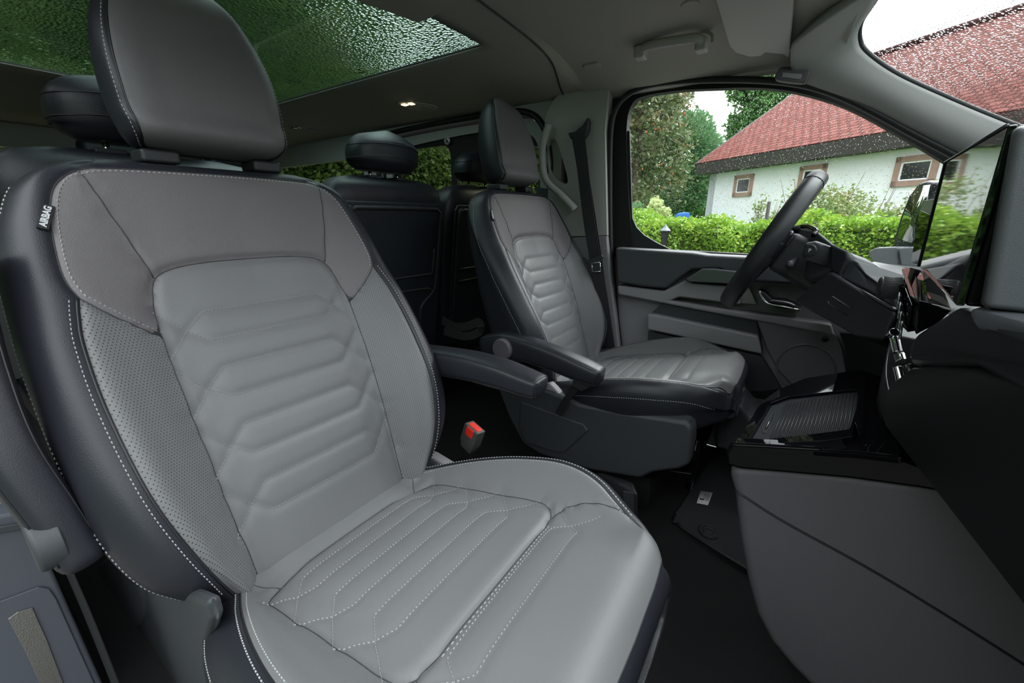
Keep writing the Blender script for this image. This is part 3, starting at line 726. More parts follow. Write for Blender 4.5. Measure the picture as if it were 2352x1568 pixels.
# ---- left side behind the B pillar: rear quarter and sliding door
slide_open = sm2([(-2.10, .02), (-2.10, 1.20), (-2.08, 1.30), (-2.03, 1.348), (-1.92, 1.372), (-1.5, 1.382), (-1.20, 1.380), (-1.07, 1.362), (-1.00, 1.31), (-.965, 1.22), (-.95, 1.0), (-.95, .02)], 6)
st(plate('wall_left', [(-3.75, 0), (-3.75, 1.40), (-.90, 1.405), (-.90, 0)], [slide_open, rr(-3.30, .92, -2.24, 1.265, .06)], .84, .03, M['light_plastic']))
st(mk('window_3', xzy(rr(-3.32, .90, -2.22, 1.28, .06), .868), [tuple(range(28))], M['glass_rear'], None, False))
d2 = plate('door_2', [(a, b) for a, b in sm2([(-2.14, .0), (-2.14, 1.25), (-2.05, 1.37), (-1.5, 1.395), (-1.05, 1.38), (-.93, 1.27), (-.92, 1.0), (-.92, .0)], 4)], [rr(-1.96, .90, -1.575, 1.285, .055), rr(-1.535, .90, -1.02, 1.235, .045)], .882, .012, M['void']); st(d2)
tube('door_seal', [(a, .835, b) for a, b in slide_open], .014, M['rubber'], d2, 10)
plate('window_surround', sm2([(-2.07, .85), (-2.07, 1.20), (-2.03, 1.31), (-1.95, 1.342), (-1.5, 1.356), (-1.15, 1.352), (-1.05, 1.33), (-.99, 1.22), (-.98, .85)], 4), [sm2([(-2.02, .88), (-2.02, 1.20), (-1.99, 1.27), (-1.93, 1.294), (-1.5, 1.318), (-1.17, 1.316), (-1.09, 1.29), (-1.03, 1.2), (-1.02, .88)], 4)], .868, .012, M['light_plastic'], d2)
plate('lower_trim', [(-2.08, .02), (-2.08, .88), (-.97, .88), (-.97, .02)], [], .862, .02, M['mid_plastic'], d2)
mk('pane', xzy(rr(-1.98, .88, -1.555, 1.30, .05), .889), [tuple(range(28))], M['glass_rear'], d2, False)
mk('pane', xzy(rr(-1.555, .88, -1.0, 1.25, .05), .889), [tuple(range(28))], M['glass_rear'], d2, False)
box('window_latch', (-1.70, .862, .92), (-1.57, .880, .96), M['black_plastic'], d2, .006)
# round sticker on the sliding door glass
sk = mk('warning_sticker', *disc_vf((-1.582, .866, 1.302), (0, 1, 0), .020, .0008, 36), M['white']); tag(sk, 'small round white sticker on the dark window frame of the sliding door', 'sticker')
mbk = MB()
for a0, a1 in ((200, 330), (20, 150)): mbk.tube([(-1.582+.0165*math.cos(R(a)), .8655, 1.302+.0165*math.sin(R(a))) for a in np.linspace(a0, a1, 14)], .0013, 4)
mbk.tube([(-1.594, .8655, 1.314), (-1.570, .8655, 1.290)], .0018, 4); mbk.prism([(-1.590, .8652, 1.294), (-1.574, .8652, 1.292), (-1.577, .8652, 1.304), (-1.586, .8652, 1.309)], (0, .0008, 0))
mbk.build('printed_symbol', M['dark_plastic'], sk)
# ---- right side (beside the camera, outside the frame): body wall, sill, pillar foot
st(plate('wall_right', [(-3.75, 0), (-3.75, 1.345), (-1.03, 1.385), (-1.03, 0)], [rr(-3.30, .92, -2.24, 1.265, .06), rr(-2.02, .86, -1.10, 1.27, .07)], -.93, .03, M['black_plastic']))
st(mk('window_4', xzy(rr(-3.32, .90, -2.22, 1.28, .06), -.932), [tuple(range(28))], M['glass_rear'], None, False))
st(mk('window_5', xzy(rr(-2.04, .84, -1.08, 1.29, .07), -.932), [tuple(range(28))], M['glass_rear'], None, False))
# ---- B pillar trim on the driver's side
bp_out = sm2([(-.97, 1.30), (-.95, 1.36), (-.90, 1.405), (-.80, 1.41), (-.69, 1.40)], 4)
pil = plate('trim_6', bp_out+xz([(1388, 300), (1390, 400), (1393, 541)], .80)+[(-.66, .851), (-.945, .835), (-.945, 1.15)], [sm2(xz([(1262, 318), (1278, 326), (1292, 370), (1303, 415), (1290, 420), (1262, 395), (1254, 350)], .80), 4, True)], .805, .05, M['trim_cloth']); st(pil)
bev(pil, .008, 3)
plow = plate('trim_7', xz([(1310, 545), (1393, 541), (1402, 640), (1415, 740), (1425, 830), (1430, 1000), (1330, 1000), (1300, 700)], .80), [], .802, .05, M['mid_plastic']); st(plow); bev(plow, .006, 2)
hp = tube('grab_loop', cr(xzy(xz([(1262, 285), (1248, 330), (1247, 380), (1258, 418), (1290, 448), (1322, 480)], .775), .772), 6), .015, M['trim_cloth'], pil, 12)
plate('recess_panel', xz([(1235, 430), (1300, 440), (1308, 545), (1300, 700), (1240, 700)], .83), [], .815, .03, M['dark_plastic'], pil)
# ---- seat belt at the driver's B pillar
sbp = empty('seat_belt', P(1330, 300, Y=.78)); tag(sbp, 'black seat belt hanging from the pillar behind the driver seat, buckle tongue on it', 'seat belt')
prism('belt_guide', PL([(1303, 305), (1318, 303), (1337, 288), (1349, 268), (1352, 278), (1349, 302), (1340, 318), (1322, 320), (1309, 318)], Y=.768), (0, .03, 0), M['black_plastic'], sbp, .006)
def ribbon(name, pts, w, m, parent, th=.0018, wdir=(1, 0, 0)):
    pts = cr(pts, 8); mb = MB(); wd = Vector(wdir); G = []
    for i, p in enumerate(pts):
        t = (pts[min(i+1, len(pts)-1)]-pts[max(i-1, 0)]).normalized(); u = (wd-t*wd.dot(t)).normalized(); n = t.cross(u)
        h = w/2; G.append([p-u*h-n*th/2, p+u*h-n*th/2, p+u*h+n*th/2, p-u*h+n*th/2])
    V, F = loft_grid(G); return mk(name, V, F, m, parent, smooth=False, recalc=True)
ribbon('webbing', [P(1329, 305, Y=.765), P(1340, 400, Y=.76), P(1352, 500, Y=.757), P(1366, 590, Y=.755), P(1384, 690, Y=.76), P(1400, 800, Y=.775)], .049, M['belt'], sbp)
ribbon('webbing', [P(1325, 310, Y=.772), P(1345, 430, Y=.772), P(1378, 650, Y=.775), P(1395, 800, Y=.78)], .047, M['belt'], sbp)
tn = prism('buckle_tongue', PL([(1340, 590), (1352, 596), (1384, 584), (1387, 590), (1384, 600), (1378, 604), (1378, 622), (1370, 625), (1358, 624), (1354, 605), (1343, 601)], Y=.752), (0, -.010, 0), M['black_plastic'], sbp, .003)
tg_ = MB(); a = PL([(1359, 604), (1378, 602), (1380, 623), (1361, 624)], Y=.741)
for i in range(4): tg_.tube([a[i], a[(i+1) % 4]], .0022, 6)
tg_.build('metal_loop', M['chrome'], tn)
# ---- driver door
D = plate('door_1', [(-.72, .0), (-.70, .80), (.10, .785), (.20, .69), (.60, .66), (.60, .0)], [], .862, .03, M['mid_plastic']); st(D)
fo = sm2(xz([(1397, 560), (1399, 430), (1400, 320), (1408, 262), (1432, 222), (1478, 197), (1560, 184), (1660, 180), (1760, 182), (1850, 193), (1930, 218), (2010, 256), (2100, 305), (2190, 352), (2290, 412)], .85), 4)
fi = sm2(xz([(1452, 562), (1445, 470), (1440, 383), (1439, 290), (1449, 243), (1474, 222), (1554, 208), (1640, 203), (1733, 201), (1827, 211), (1946, 247), (2074, 315), (2172, 373), (2260, 430)], .86), 4)
fr_o = fo+[(.62, .90), (.62, .62), (.16, .64), (.06, .75), (-.69, .76)]; fr_i = fi+[(.55, .70), (.19, .71), (.10, .79), (-.60, .80)]
wf = plate('window_frame', fr_o, [fr_i], .862, .035, M['void'], D)
tube('door_seal', cr(xzy(xz([(1432, 860), (1420, 760), (1410, 660), (1403, 560), (1401, 430), (1402, 320), (1410, 262), (1434, 224), (1480, 199), (1560, 187), (1660, 183), (1760, 185), (1850, 196), (1930, 221), (2010, 259), (2100, 308), (2190, 355), (2290, 415)], .835), .835), 5), .011, M['rubber'], D, 10)
prism('quarter_panel', PL([(1438, 300), (1446, 300), (1452, 500), (1462, 522), (1480, 540), (1510, 558), (1540, 572), (1440, 572)], Y=.87), (0, .01, 0), M['black_plastic'], D, .002)
st(mk('window_6', xzy([(a, b) for a, b in fr_i[:len(fi)]]+[(.56, .88, ), (.56, .68), (.17, .69), (.08, .77), (-.64, .78)], .884), [tuple(range(len(fi)+5))], M['glass_door'], None, False))
# relief of the door card
def dcard(name, px, Y0, Y1, m, r=.006, parent=D, smooth=None):
    pts = PL(px, Y=Y0)
    if smooth: pts = cr(pts, smooth, True)
    return prism(name, pts, (0, Y1-Y0, 0), m, parent, r, 4)
dcard('upper_trim', [(1412, 568), (1590, 580), (1625, 585), (1720, 590), (1930, 600), (1940, 660), (1705, 646), (1650, 618), (1587, 620), (1527, 664), (1470, 658), (1416, 648)], .785, .87, M['dark_plastic'], .012)
dcard('pull_bar', [(1574, 640), (1611, 617), (1640, 617), (1710, 625), (1725, 652), (1680, 652), (1582, 647)], .768, .80, M['satin'], .005)
dcard('arm_ledge', [(1417, 655), (1525, 668), (1574, 642), (1590, 650), (1650, 655), (1700, 658), (1700, 700), (1560, 682), (1540, 690), (1700, 716), (1800, 728), (1910, 745), (1918, 772), (1740, 738), (1560, 704), (1419, 676)], .80, .86, M['mid_plastic'], .008)
dcard('pull_recess', [(1592, 652), (1720, 660), (1740, 700), (1640, 690), (1556, 682)], .842, .85, M['light_plastic'], .004)
dcard('map_pocket', [(1492, 722), (1522, 695), (1738, 735), (1748, 780), (1500, 735)], .828, .845, M['dark_plastic'], .003)
dcard('pocket_rail', [(1486, 721), (1500, 722), (1741, 772), (1750, 814), (1487, 757)], .795, .86, M['mid_plastic'], .008)
dcard('lower_pocket', [(1488, 760), (1750, 818), (1800, 900), (1700, 900), (1488, 830)], .83, .845, M['dark_plastic'], .004)
sp = dcard('speaker_grille', [(1736, 732), (1780, 738), (1850, 749), (1909, 761), (1922, 770), (1936, 800), (1945, 850), (1935, 890), (1900, 905), (1850, 895), (1818, 884), (1785, 850), (1760, 800), (1748, 765)], .805, .85, M['black_plastic'], .006)
sg = nm('speaker_mesh'); sg.use_nodes = True; t = sg.node_tree; b = t.nodes['Principled BSDF']; b.inputs['Roughness'].default_value = .55
vo = t.nodes.new('ShaderNodeTexVoronoi'); vo.inputs['Scale'].default_value = 330; vo.inputs['Randomness'].default_value = .15; co = t.nodes.new('ShaderNodeTexCoord'); t.links.new(co.outputs['Object'], vo.inputs[0])
rp2 = t.nodes.new('ShaderNodeValToRGB'); rp2.color_ramp.elements[0].position = .25; rp2.color_ramp.elements[0].color = (.004, .004, .004, 1); rp2.color_ramp.elements[1].position = .42; rp2.color_ramp.elements[1].color = (.13, .13, .14, 1)
t.links.new(vo.outputs['Distance'], rp2.inputs[0]); t.links.new(rp2.outputs[0], b.inputs['Base Color'])
sp.data.materials[0] = sg; M['speaker_mesh'] = sg
c0 = P(1850, 845, Y=.805); rg = MB(); rg.tube([c0+Vector((.085*math.cos(a), 0, .085*math.sin(a))) for a in np.linspace(0, 2*math.pi, 40)], .004, 8); rg.build('cone_ring', sg, sp)
V_, F_ = disc_vf(P(1895, 778, Y=.803), (0, -1, 0), .010, .003, 20); mk('tweeter_cap', V_, F_, M['rubber'], sp)
ir = dcard('release_bezel', [(1742, 667), (1756, 672), (1775, 690), (1800, 690), (1839, 706), (1838, 713), (1780, 706), (1757, 694)], .79, .86, M['black_plastic'], .003)
tube('release_lever', cr(PL([(1744, 668), (1752, 685), (1765, 697), (1800, 704), (1838, 712)], Y=.785), 6), .0035, M['chrome'], ir, 8)
tube('release_lever', cr(PL([(1768, 690), (1785, 692), (1810, 696), (1826, 703)], Y=.783), 6), .006, M['satin'], ir, 8)
# ---- A pillar and windshield
wse = [(.075, .55, 1.452), (.064, .66, 1.444), (.046, .74, 1.425), (.052, .775, 1.395), (.075, .785, 1.362), (.145, .79, 1.303), (.247, .795, 1.238), (.402, .80, 1.148), (.62, .80, 1.03), (.95, .80, .87)]
low = [(-.10, .70, 1.40), (-.10, .76, 1.375), (-.09, .80, 1.352), (-.06, .825, 1.33), (-.02, .835, 1.305), (.118, .838, 1.235), (.227, .838, 1.165), (.38, .84, 1.07), (.60, .85, .96), (.95, .86, .84)]
A_ = cr(wse, 6); B_ = cr(low, 6); G = []
for a, b in zip(A_, B_):
    row = []; w = (b-a)
    for k in range(13):
        t_ = k/12; row.append(a+w*t_+Vector((-.6, -.75, -.15)).normalized()*(.020*math.sin(math.pi*t_)))
    G.append(row)
V, F = loft_grid(G, closed=False, cap=False); ap = mk('trim_8', V, F, M['light_plastic']); st(ap); sol = ap.modifiers.new('s', 'SOLIDIFY'); sol.thickness = .02; sol.offset = 0
M['pillar'] = mat('pillar_cloth', (.36, .36, .35), .8, bump=.2, bscale=1200); ap.data.materials[0] = M['pillar']
V, F = loft_grid([[Vector((x, -y, z)) for x, y, z in [tuple(p) for p in row]] for row in G], closed=False, cap=False); ap2 = mk('trim_9', V, F, M['pillar']); st(ap2); ap2.modifiers.new('s', 'SOLIDIFY').thickness = .02
tube('trim_10', [p+Vector((.004, .0, .004)) for p in A_], .007, M['rubber'], None, 8)['kind'] = 'structure'
# windshield: ruled between the left and right edges with a forward bow
G = []
for p in cr([(.085, .0, 1.455)]+[(x, y, z) for x, y, z in wse[3:]], 5):
    pass
edge = cr([wse[2]]+wse[3:], 5); top = (.10, 0, 1.462)
for i, p in enumerate(edge):
    s_ = i/(len(edge)-1); row = []
    for y in np.linspace(-1, 1, 25):
        bow_ = (1-y*y); row.append(Vector((p.x+.008+bow_*(.05+.14*s_), p.y*y*1.01, p.z+.008+bow_*.02)))
    G.append(row)
V, F = loft_grid(G, closed=False, cap=False); st(mk('window_7', V, F, M['glass_windshield']))

for o_ in S.objects:
    if o_.type == 'MESH' and (o_.name.startswith('window_') or o_.name.startswith('pane')) and len(o_.data.materials) and o_.data.materials[0].name.endswith('_glass') and not o_.name.startswith('window_frame'): face_in(o_)
st(plate('trim_14', xz([(1928, 764), (2100, 775), (2200, 1100), (1660, 1110), (1640, 1000), (1690, 915), (1820, 893), (1905, 908), (1942, 893), (1950, 850), (1940, 795)], .80), [], .80, .03, M['rubber']))

st(plate('trim_15', [(-1.0, 0), (-1.0, 1.41), (-.64, 1.41), (-.66, 0)], [], .872, .02, M['black_plastic']))
# ================================================================ dashboard, wheel, console
def hull(name, pts, m, parent=None, r=.006, seg=3):
    bm = bmesh.new(); [bm.verts.new(Vector(p)) for p in pts]; bmesh.ops.convex_hull(bm, input=bm.verts)
    bmesh.ops.delete(bm, geom=[v for v in bm.verts if not v.link_faces], context='VERTS'); bmesh.ops.dissolve_limit(bm, angle_limit=R(2), verts=bm.verts, edges=bm.edges); bm.verts.index_update()
    V = [v.co.copy() for v in bm.verts]; F = [tuple(v.index for v in f.verts) for f in bm.faces]; bm.free()
    o = mk(name, V, F, m, parent, recalc=True)
    return bev(o, r, seg) if r else o
def slab(name, near, far, m, parent=None, r=.006, seg=3):
    """solid between two matching outlines at different Y"""
    n = len(near); V = list(near)+list(far); F = [tuple(range(n)), tuple(range(2*n-1, n-1, -1))]+[(i, i+n, (i+1) % n + n, (i+1) % n) for i in range(n)]
    o = mk(name, V, F, m, parent, recalc=True); return bev(o, r, seg) if r else o

# ---- steering wheel
wc = Vector((-.060, .50, .852)); wt = Vector((.182, 0, .379)).normalized(); wn = Vector((-.379, 0, .182)).normalized(); wy = Vector((0, 1, 0))
sw = empty('steering_wheel', wc); tag(sw, 'black leather steering wheel seen edge on in front of the driver seat', 'steering wheel')
def rim_pt(a, rr_=.187): return wc+wt*(rr_*.99*math.sin(a))+wy*(rr_*1.02*math.cos(a))
G = []; NR = 96
for i in range(NR):
    a = 2*math.pi*i/NR; c = rim_pt(a); rad = (c-wc).normalized(); G.append([c+rad*(.0180*math.cos(b))+wn*(.0235*math.sin(b)) for b in np.linspace(0, 2*math.pi, 16, endpoint=False)])
V = [p for g in G for p in g]; F = [(i*16+k, i*16+(k+1) % 16, ((i+1) % NR)*16+(k+1) % 16, ((i+1) % NR)*16+k) for i in range(NR) for k in range(16)]
M['wheel_leather'] = leather('wheel_leather', (.020, .022, .025), .38); M['wheel_vinyl'] = mat('smooth_black_vinyl', (.014, .015, .018), .33)
rim = mk('rim', V, F, M['wheel_leather'], sw, recalc=True)
for a in (R(62), R(118)):
    c = rim_pt(a); rad = (c-wc).normalized(); mb = MB(); mb.tube([c+rad*(.0183*math.cos(b))+wn*(.0239*math.sin(b)) for b in np.linspace(0, 2*math.pi, 24)], .0009, 5); mb.build('seam', M['piping'], rim)
hub = hull('hub_pad', [wc-wn*.035+wt*(a*.055)+wy*(b*.075) for a in (-1, 1) for b in (-1, 1)]+[wc-wn*.005+wt*(a*.045)+wy*(b*.065) for a in (-1, 1) for b in (-1, 1)], M['wheel_vinyl'], sw, .012)
for b in (1, -1):
    hull('spoke', [wc-wn*.022+wy*(b*.06)+wt*.02, wc-wn*.022+wy*(b*.06)-wt*.025, wc-wn*.034+wy*(b*.06)-wt*.025, wc-wn*.034+wy*(b*.06)+wt*.02, wc-wn*.002+wy*(b*.183)+wt*.012, wc-wn*.002+wy*(b*.183)-wt*.016, wc-wn*.012+wy*(b*.183)-wt*.016, wc-wn*.012+wy*(b*.183)+wt*.012], M['wheel_vinyl'], sw, .004)
hull('spoke', [wc-wn*.022-wt*.04+wy*.03, wc-wn*.022-wt*.04-wy*.03, wc-wn*.036-wt*.04+wy*.03, wc-wn*.036-wt*.04-wy*.03, wc-wt*.182+wy*.022, wc-wt*.182-wy*.022, wc-wn*.012-wt*.182+wy*.022, wc-wn*.012-wt*.182-wy*.022], M['wheel_vinyl'], sw, .004)
# ---- steering column with gear selector
colm = empty('steering_column', wc-wn*.05); tag(colm, 'dark plastic steering column shroud behind the steering wheel', 'steering column')
ax = Vector((.92, 0, -.39)).normalized()
c1 = wc-wn*.030; hull('shroud', [c1+wy*a*.062+wt*b for a in (-1, 1) for b in (.050, -.055)]+[c1+ax*.20+wy*a*.075+wt*b for a in (-1, 1) for b in (.055, -.075)], M['black_plastic'], colm, .014)
gs = empty('gear_selector', P(1905, 600, Y=.36)); tag(gs, 'stubby black gear selector stalk with a P button, right of the steering column', 'gear lever')
def cyl(name, a, b, r, m, parent, seg=28, r2=None, be=.004):
    V, F = tube_vf([a, b], [r, r2 or r], seg); o = mk(name, V, F, m, parent); return bev(o, be, 3) if be else o
ga = P(1864, 574, Y=.345); gb = P(1912, 590, Y=.36)
k_ = 1.3
hull('stalk_head', [ga+Vector((dx*k_, dy, dz*k_)) for dx, dz in ((-.010, .012), (.004, .016), (.012, .010), (.010, -.014), (-.006, -.018), (-.013, -.008)) for dy in (-.012, .022)]+[gb+Vector((dx*k_, dy, dz*k_)) for dx, dz in ((-.004, .015), (.014, .012), (.018, -.012), (.0, -.020)) for dy in (-.012, .022)], M['black_plastic'], gs, .007, 4)
dirg = (gb-ga).normalized(); kc = ga+Vector((-.013, -.004, -.001))
V_, F_ = disc_vf(P(1862, 575, Y=.325), (-.45, -.9, 0), .0135, .004, 32); kb = mk('park_button', V_, F_, M['black_plastic'], gs); bev(kb, .0015, 2)
text('button_letter', 'P', .011, P(1862, 575, Y=.325)+Vector((-.45, -.9, 0)).normalized()*.0046, (.9, -.45, 0), (0, 0, 1), M['lettering'], gs, .0003)
tube('stalk_arm', cr([P(1908, 600, Y=.365), P(1902, 630, Y=.375), P(1893, 642, Y=.40)], 5), .011, M['black_plastic'], gs, 12)
prism('stalk_boot', PL([(1878, 648), (1893, 622), (1920, 606), (1925, 614), (1912, 640), (1890, 654)], Y=.385), (0, .02, 0), M['dark_plastic'], gs, .004)
tube('wiper_stalk', cr([wc-wn*.075+wy*(-.05), wc-wn*.072+wy*(-.10)-wt*.01, wc-wn*.068+wy*(-.165)-wt*.015], 5), [.007]*6+[.009]*5, M['black_plastic'], colm, 12)
# ---- dashboard: driver's half
M['dash_black'] = mat('matt_black_plastic', (.014, .016, .019), .6, spec=.25, bump=.3, bscale=1400, btype='voronoi')
dash = empty('dashboard', (.35, .0, 0)); tag(dash, 'long dark plastic dashboard running under the windshield', 'dashboard')
def pts_(px, Y): return PL(px, Y=Y)
# lower knee panel: from the centre stack to the door
slab('knee_panel', [P(1908, 622, Y=.30), P(2058, 712, Y=.12), P(2025, 786, Y=.12), P(1971, 774, Y=.22), P(1820, 692, Y=.38)],
     [P(1908, 622, Y=.30)+Vector((.05, .42, .0)), Vector((.42, .55, .66)), Vector((.45, .60, .56)), Vector((.30, .70, .54)), P(1820, 692, Y=.38)+Vector((.10, .42, -.02))], M['black_plastic'], dash, .010)
pk = pts_([(1900, 690), (1912, 681), (1975, 722), (1988, 738), (1978, 742), (1905, 700)], .215)
mbp = MB(); mbp.tube(pk+[pk[0]], .0012, 5); mbp.build('fuse_cover_outline', M['rubber'], dash)
# upper dash: binnacle hood and dash top towards the windshield
hull('binnacle', [P(1800, 540, Y=.60), P(1812, 524, Y=.60), P(1835, 520, Y=.55), P(1876, 529, Y=.42), P(1905, 553, Y=.36), P(1925, 575, Y=.34), P(1910, 622, Y=.33), P(1850, 640, Y=.42), P(1800, 600, Y=.60)]+
     [Vector((.16, .62, .765)), Vector((.22, .40, .74)), Vector((.16, .66, .66)), Vector((.30, .30, .68))], M['dark_plastic'], dash, .016, 4)
tr = tube('hood_trim', cr([P(1834, 521, Y=.56), P(1855, 520, Y=.50), P(1875, 529, Y=.43), P(1868, 541, Y=.40)], 6), .0055, M['gloss'], dash, 10)
V_, F_ = tube_vf([P(1836, 523, Y=.55)-Vector((0, 0, .005)), P(1836, 523, Y=.55)+Vector((0, 0, .006))], [.028, .018], 24); mk('light_sensor', V_, F_, M['black_plastic'], dash)
prism('side_vent_grille', PL([(1797, 548), (1812, 541), (1826, 546), (1824, 560), (1808, 566), (1798, 562)], Y=.44), (.01, .006, 0), M['speaker_mesh'], dash, .002)
slab('dash_shoulder', [P(1902, 553, Y=.34), P(1945, 573, Y=.30), P(1953, 590, Y=.29), P(1925, 640, Y=.28), P(1905, 622, Y=.32)],
     [Vector((.17, .44, .752)), Vector((.22, .42, .742)), Vector((.26, .40, .71)), Vector((.24, .40, .66)), Vector((.19, .44, .68))], M['dash_black'], dash, .010)
slab('dash_top', [P(1953, 590, Y=.285), P(1966, 600, Y=.27), P(1984, 626, Y=.25), P(2041, 668, Y=.14), P(2060, 716, Y=.12), P(1990, 672, Y=.20), P(1926, 640, Y=.28)],
     [Vector((.55, .50, .67)), Vector((.62, .48, .66)), Vector((.70, .46, .65)), Vector((.75, .2, .65)), Vector((.70, .14, .60)), Vector((.60, .30, .60)), Vector((.5, .5, .62))], M['dash_black'], dash, .008)
tube('edge_trim', cr([P(1918, 628, Y=.305), P(1960, 655, Y=.245), P(2010, 685, Y=.17), P(2058, 711, Y=.125)], 5), .0030, M['satin'], dash, 8)
# cowl: wide dash top between shoulder and windshield foot
hull('cowl_top', [Vector(p) for p in ((.42, -.82, .72), (.42, .80, .72), (1.0, .80, .78), (1.16, 0, .78), (1.0, -.82, .78), (.40, -.82, .60), (.40, .80, .60), (1.15, 0, .55), (1.0, .8, .55), (1.0, -.82, .55))], M['dash_black'], dash, .01)
hull('dash_end', PL([(1984, 604), (2010, 600), (2075, 612), (2140, 636), (2150, 720), (2040, 700), (1996, 640)], Y=.83)+PL([(1990, 612), (2060, 640), (2110, 680), (2040, 690)], Y=.66), M['black_plastic'], dash, .010)
for q_ in (((1992, 612), (2020, 640)), ((2004, 606), (2050, 634))): cyl('outlet_fin', P(*q_[0], Y=.655), P(*q_[1], Y=.655), .0028, M['satin'], dash, 8, be=0)
# outlet box by the far windscreen corner
# ---- passenger's half: upper pad, mid band and the big glove box bulk near the camera
band_px = [(2185, 708), (2352, 712), (2460, 716), (2460, 905), (2352, 868), (2240, 838), (2130, 842), (2095, 838), (2078, 800), (2098, 770), (2160, 735)]
slab('passenger_band', [P(2186, 709, Y=-.30), P(2400, 790, Y=-.36)+Vector((0, -.1, .01)), P(2400, 905, Y=-.42)+Vector((0, -.08, 0)), P(2240, 838, Y=-.30), P(2140, 838, Y=-.22), P(2092, 832, Y=-.16), P(2084, 800, Y=-.16), P(2105, 768, Y=-.18)],
     [Vector((.42, .02, .83)), Vector((.60, -.3, .83)), Vector((.60, -.3, .62)), Vector((.42, .0, .62)), Vector((.35, .04, .62)), Vector((.28, .08, .64)), Vector((.22, .10, .68)), Vector((.25, .06, .76))], M['black_plastic'], dash, .010)
hull('passenger_pad', [P(2222, 705, Y=-.33), P(2300, 745, Y=-.34)+Vector((.0, -.02, 0)), P(2352, 762, Y=-.36), P(2420, 780, Y=-.38), Vector((.20, -.45, .835)), Vector((.55, -.84, .84)), Vector((.62, .0, .87)), Vector((.3, -.10, .86)), Vector((.6, -.84, .70)), Vector((.6, 0, .70)), P(2222, 745, Y=-.33)], M['hood_grey'], dash, .008)
hull('screen_hood', [P(2326, 290, Y=-.335), P(2308, 420, Y=-.335), P(2250, 704, Y=-.335), P(2262, 706, Y=-.35), P(2332, 290, Y=-.35), Vector((.34, -.34, .99)), Vector((.36, -.36, .83)), Vector((.34, -.02, .97)), Vector((.36, 0, .84)), P(2330, 310, Y=-.30)], M['hood_grey'], dash, .006)
hull('glove_box_bulk', [P(2045, 880, Y=-.12), P(2095, 842, Y=-.15), P(2150, 838, Y=-.22), P(2240, 845, Y=-.30), P(2420, 905, Y=-.42), P(2022, 930, Y=-.11), P(2030, 975, Y=-.12), P(2060, 1010, Y=-.14), P(2200, 1120, Y=-.20), P(2352, 1330, Y=-.30), P(2500, 1500, Y=-.36),
     Vector((.42, -.84, .80)), Vector((.40, -.84, .45)), Vector((.62, -.84, .3)), Vector((.62, .05, .3)), Vector((.6, .05, .7)), Vector((.27, .06, .60))], M['rubber'], dash, .014, 4)
# centre stack below the screen: vent slots with chrome bits, gloss frame
slab('centre_stack', [P(2058, 770, Y=-.02), P(2045, 800, Y=-.02), P(2028, 880, Y=-.04), P(2026, 960, Y=-.06), P(2075, 1000, Y=-.08), P(2100, 850, Y=-.06), P(2110, 780, Y=-.05)],
     [Vector((.20, .20, .76)), Vector((.19, .20, .74)), Vector((.19, .20, .62)), Vector((.19, .20, .50)), Vector((.35, .20, .48)), Vector((.4, .20, .65)), Vector((.4, .20, .76))], M['black_plastic'], dash, .006)
tube('stack_edge', cr([P(2052, 772, Y=-.045), P(2040, 812, Y=-.06), P(2036, 860, Y=-.075), P(2044, 905, Y=-.09)], 5), .0022, M['satin'], dash, 6)
for a, b, r_ in (((2046, 768), (2054, 762), .006), ((2054, 775), (2062, 810), .006), ((2066, 815), (2072, 832), .007), ((2062, 842), (2074, 890), .006), ((2088, 838), (2096, 868), .0045), ((2105, 860), (2118, 858), .003)):
    cyl('vent_vane', P(*a, Y=-.09), P(*b, Y=-.105), r_, M['chrome'], dash, 12, be=.001)
# phone clamp strip and volume roller of the control panel
cp = empty('control_panel', P(2100, 690, Y=-.10)); tag(cp, 'gloss black climate control strip with a ribbed volume knob below the centre screen', 'control panel')
hull('panel_top', [P(2070, 617, Y=.06), P(2092, 614, Y=.06), P(2140, 628, Y=.04), P(2166, 660, Y=-.02), P(2186, 710, Y=-.20), P(2110, 690, Y=-.22), P(2090, 680, Y=-.18), P(2072, 628, Y=.06), P(2186, 718, Y=-.20), P(2112, 700, Y=-.22)], M['gloss'], cp, .003)
hull('panel_cheek', [P(2110, 692, Y=-.215), P(2186, 712, Y=-.205), P(2160, 738, Y=-.205), P(2104, 768, Y=-.21), P(2094, 740, Y=-.21), P(2100, 705, Y=-.21), P(2186, 712, Y=-.12), P(2104, 765, Y=-.12)], M['gloss'], cp, .003)
slab('button_row', [P(2062, 650, Y=-.10), P(2076, 660, Y=-.10), P(2092, 700, Y=-.205), P(2096, 715, Y=-.205), P(2084, 765, Y=-.205), P(2074, 752, Y=-.205), P(2066, 690, Y=-.10)],
     [P(2062, 650, Y=-.10)+Vector((.03, .06, 0)), P(2076, 660, Y=-.10)+Vector((.03, .06, 0)), P(2092, 700, Y=-.205)+Vector((.04, .06, 0)), P(2096, 715, Y=-.205)+Vector((.04, .06, 0)), P(2084, 765, Y=-.205)+Vector((.04, .06, 0)), P(2074, 752, Y=-.205)+Vector((.03, .06, 0)), P(2066, 690, Y=-.10)+Vector((.03, .06, 0))], M['gloss'], cp, .002)
for k in range(4):
    f = k/4; a = P(2066+8*f, 672+22*k, Y=-.12-.025*k); cyl('switch_edge', a, a+Vector((.0, -.012, -.020)), .0016, M['satin'], cp, 8, be=0)
kn = P(2066, 662, Y=-.02); cyl('volume_knob', kn+Vector((-.026, 0, .0)), kn+Vector((.004, 0, .0)), .0165, M['black_plastic'], cp, 40)
kr = MB()
for k in range(40):
    a = 2*math.pi*k/40; q = Vector((0, .0165*math.cos(a), .0165*math.sin(a))); kr.tube([kn+q+Vector((-.022, 0, 0)), kn+q+Vector((0, 0, 0))], .0008, 4)
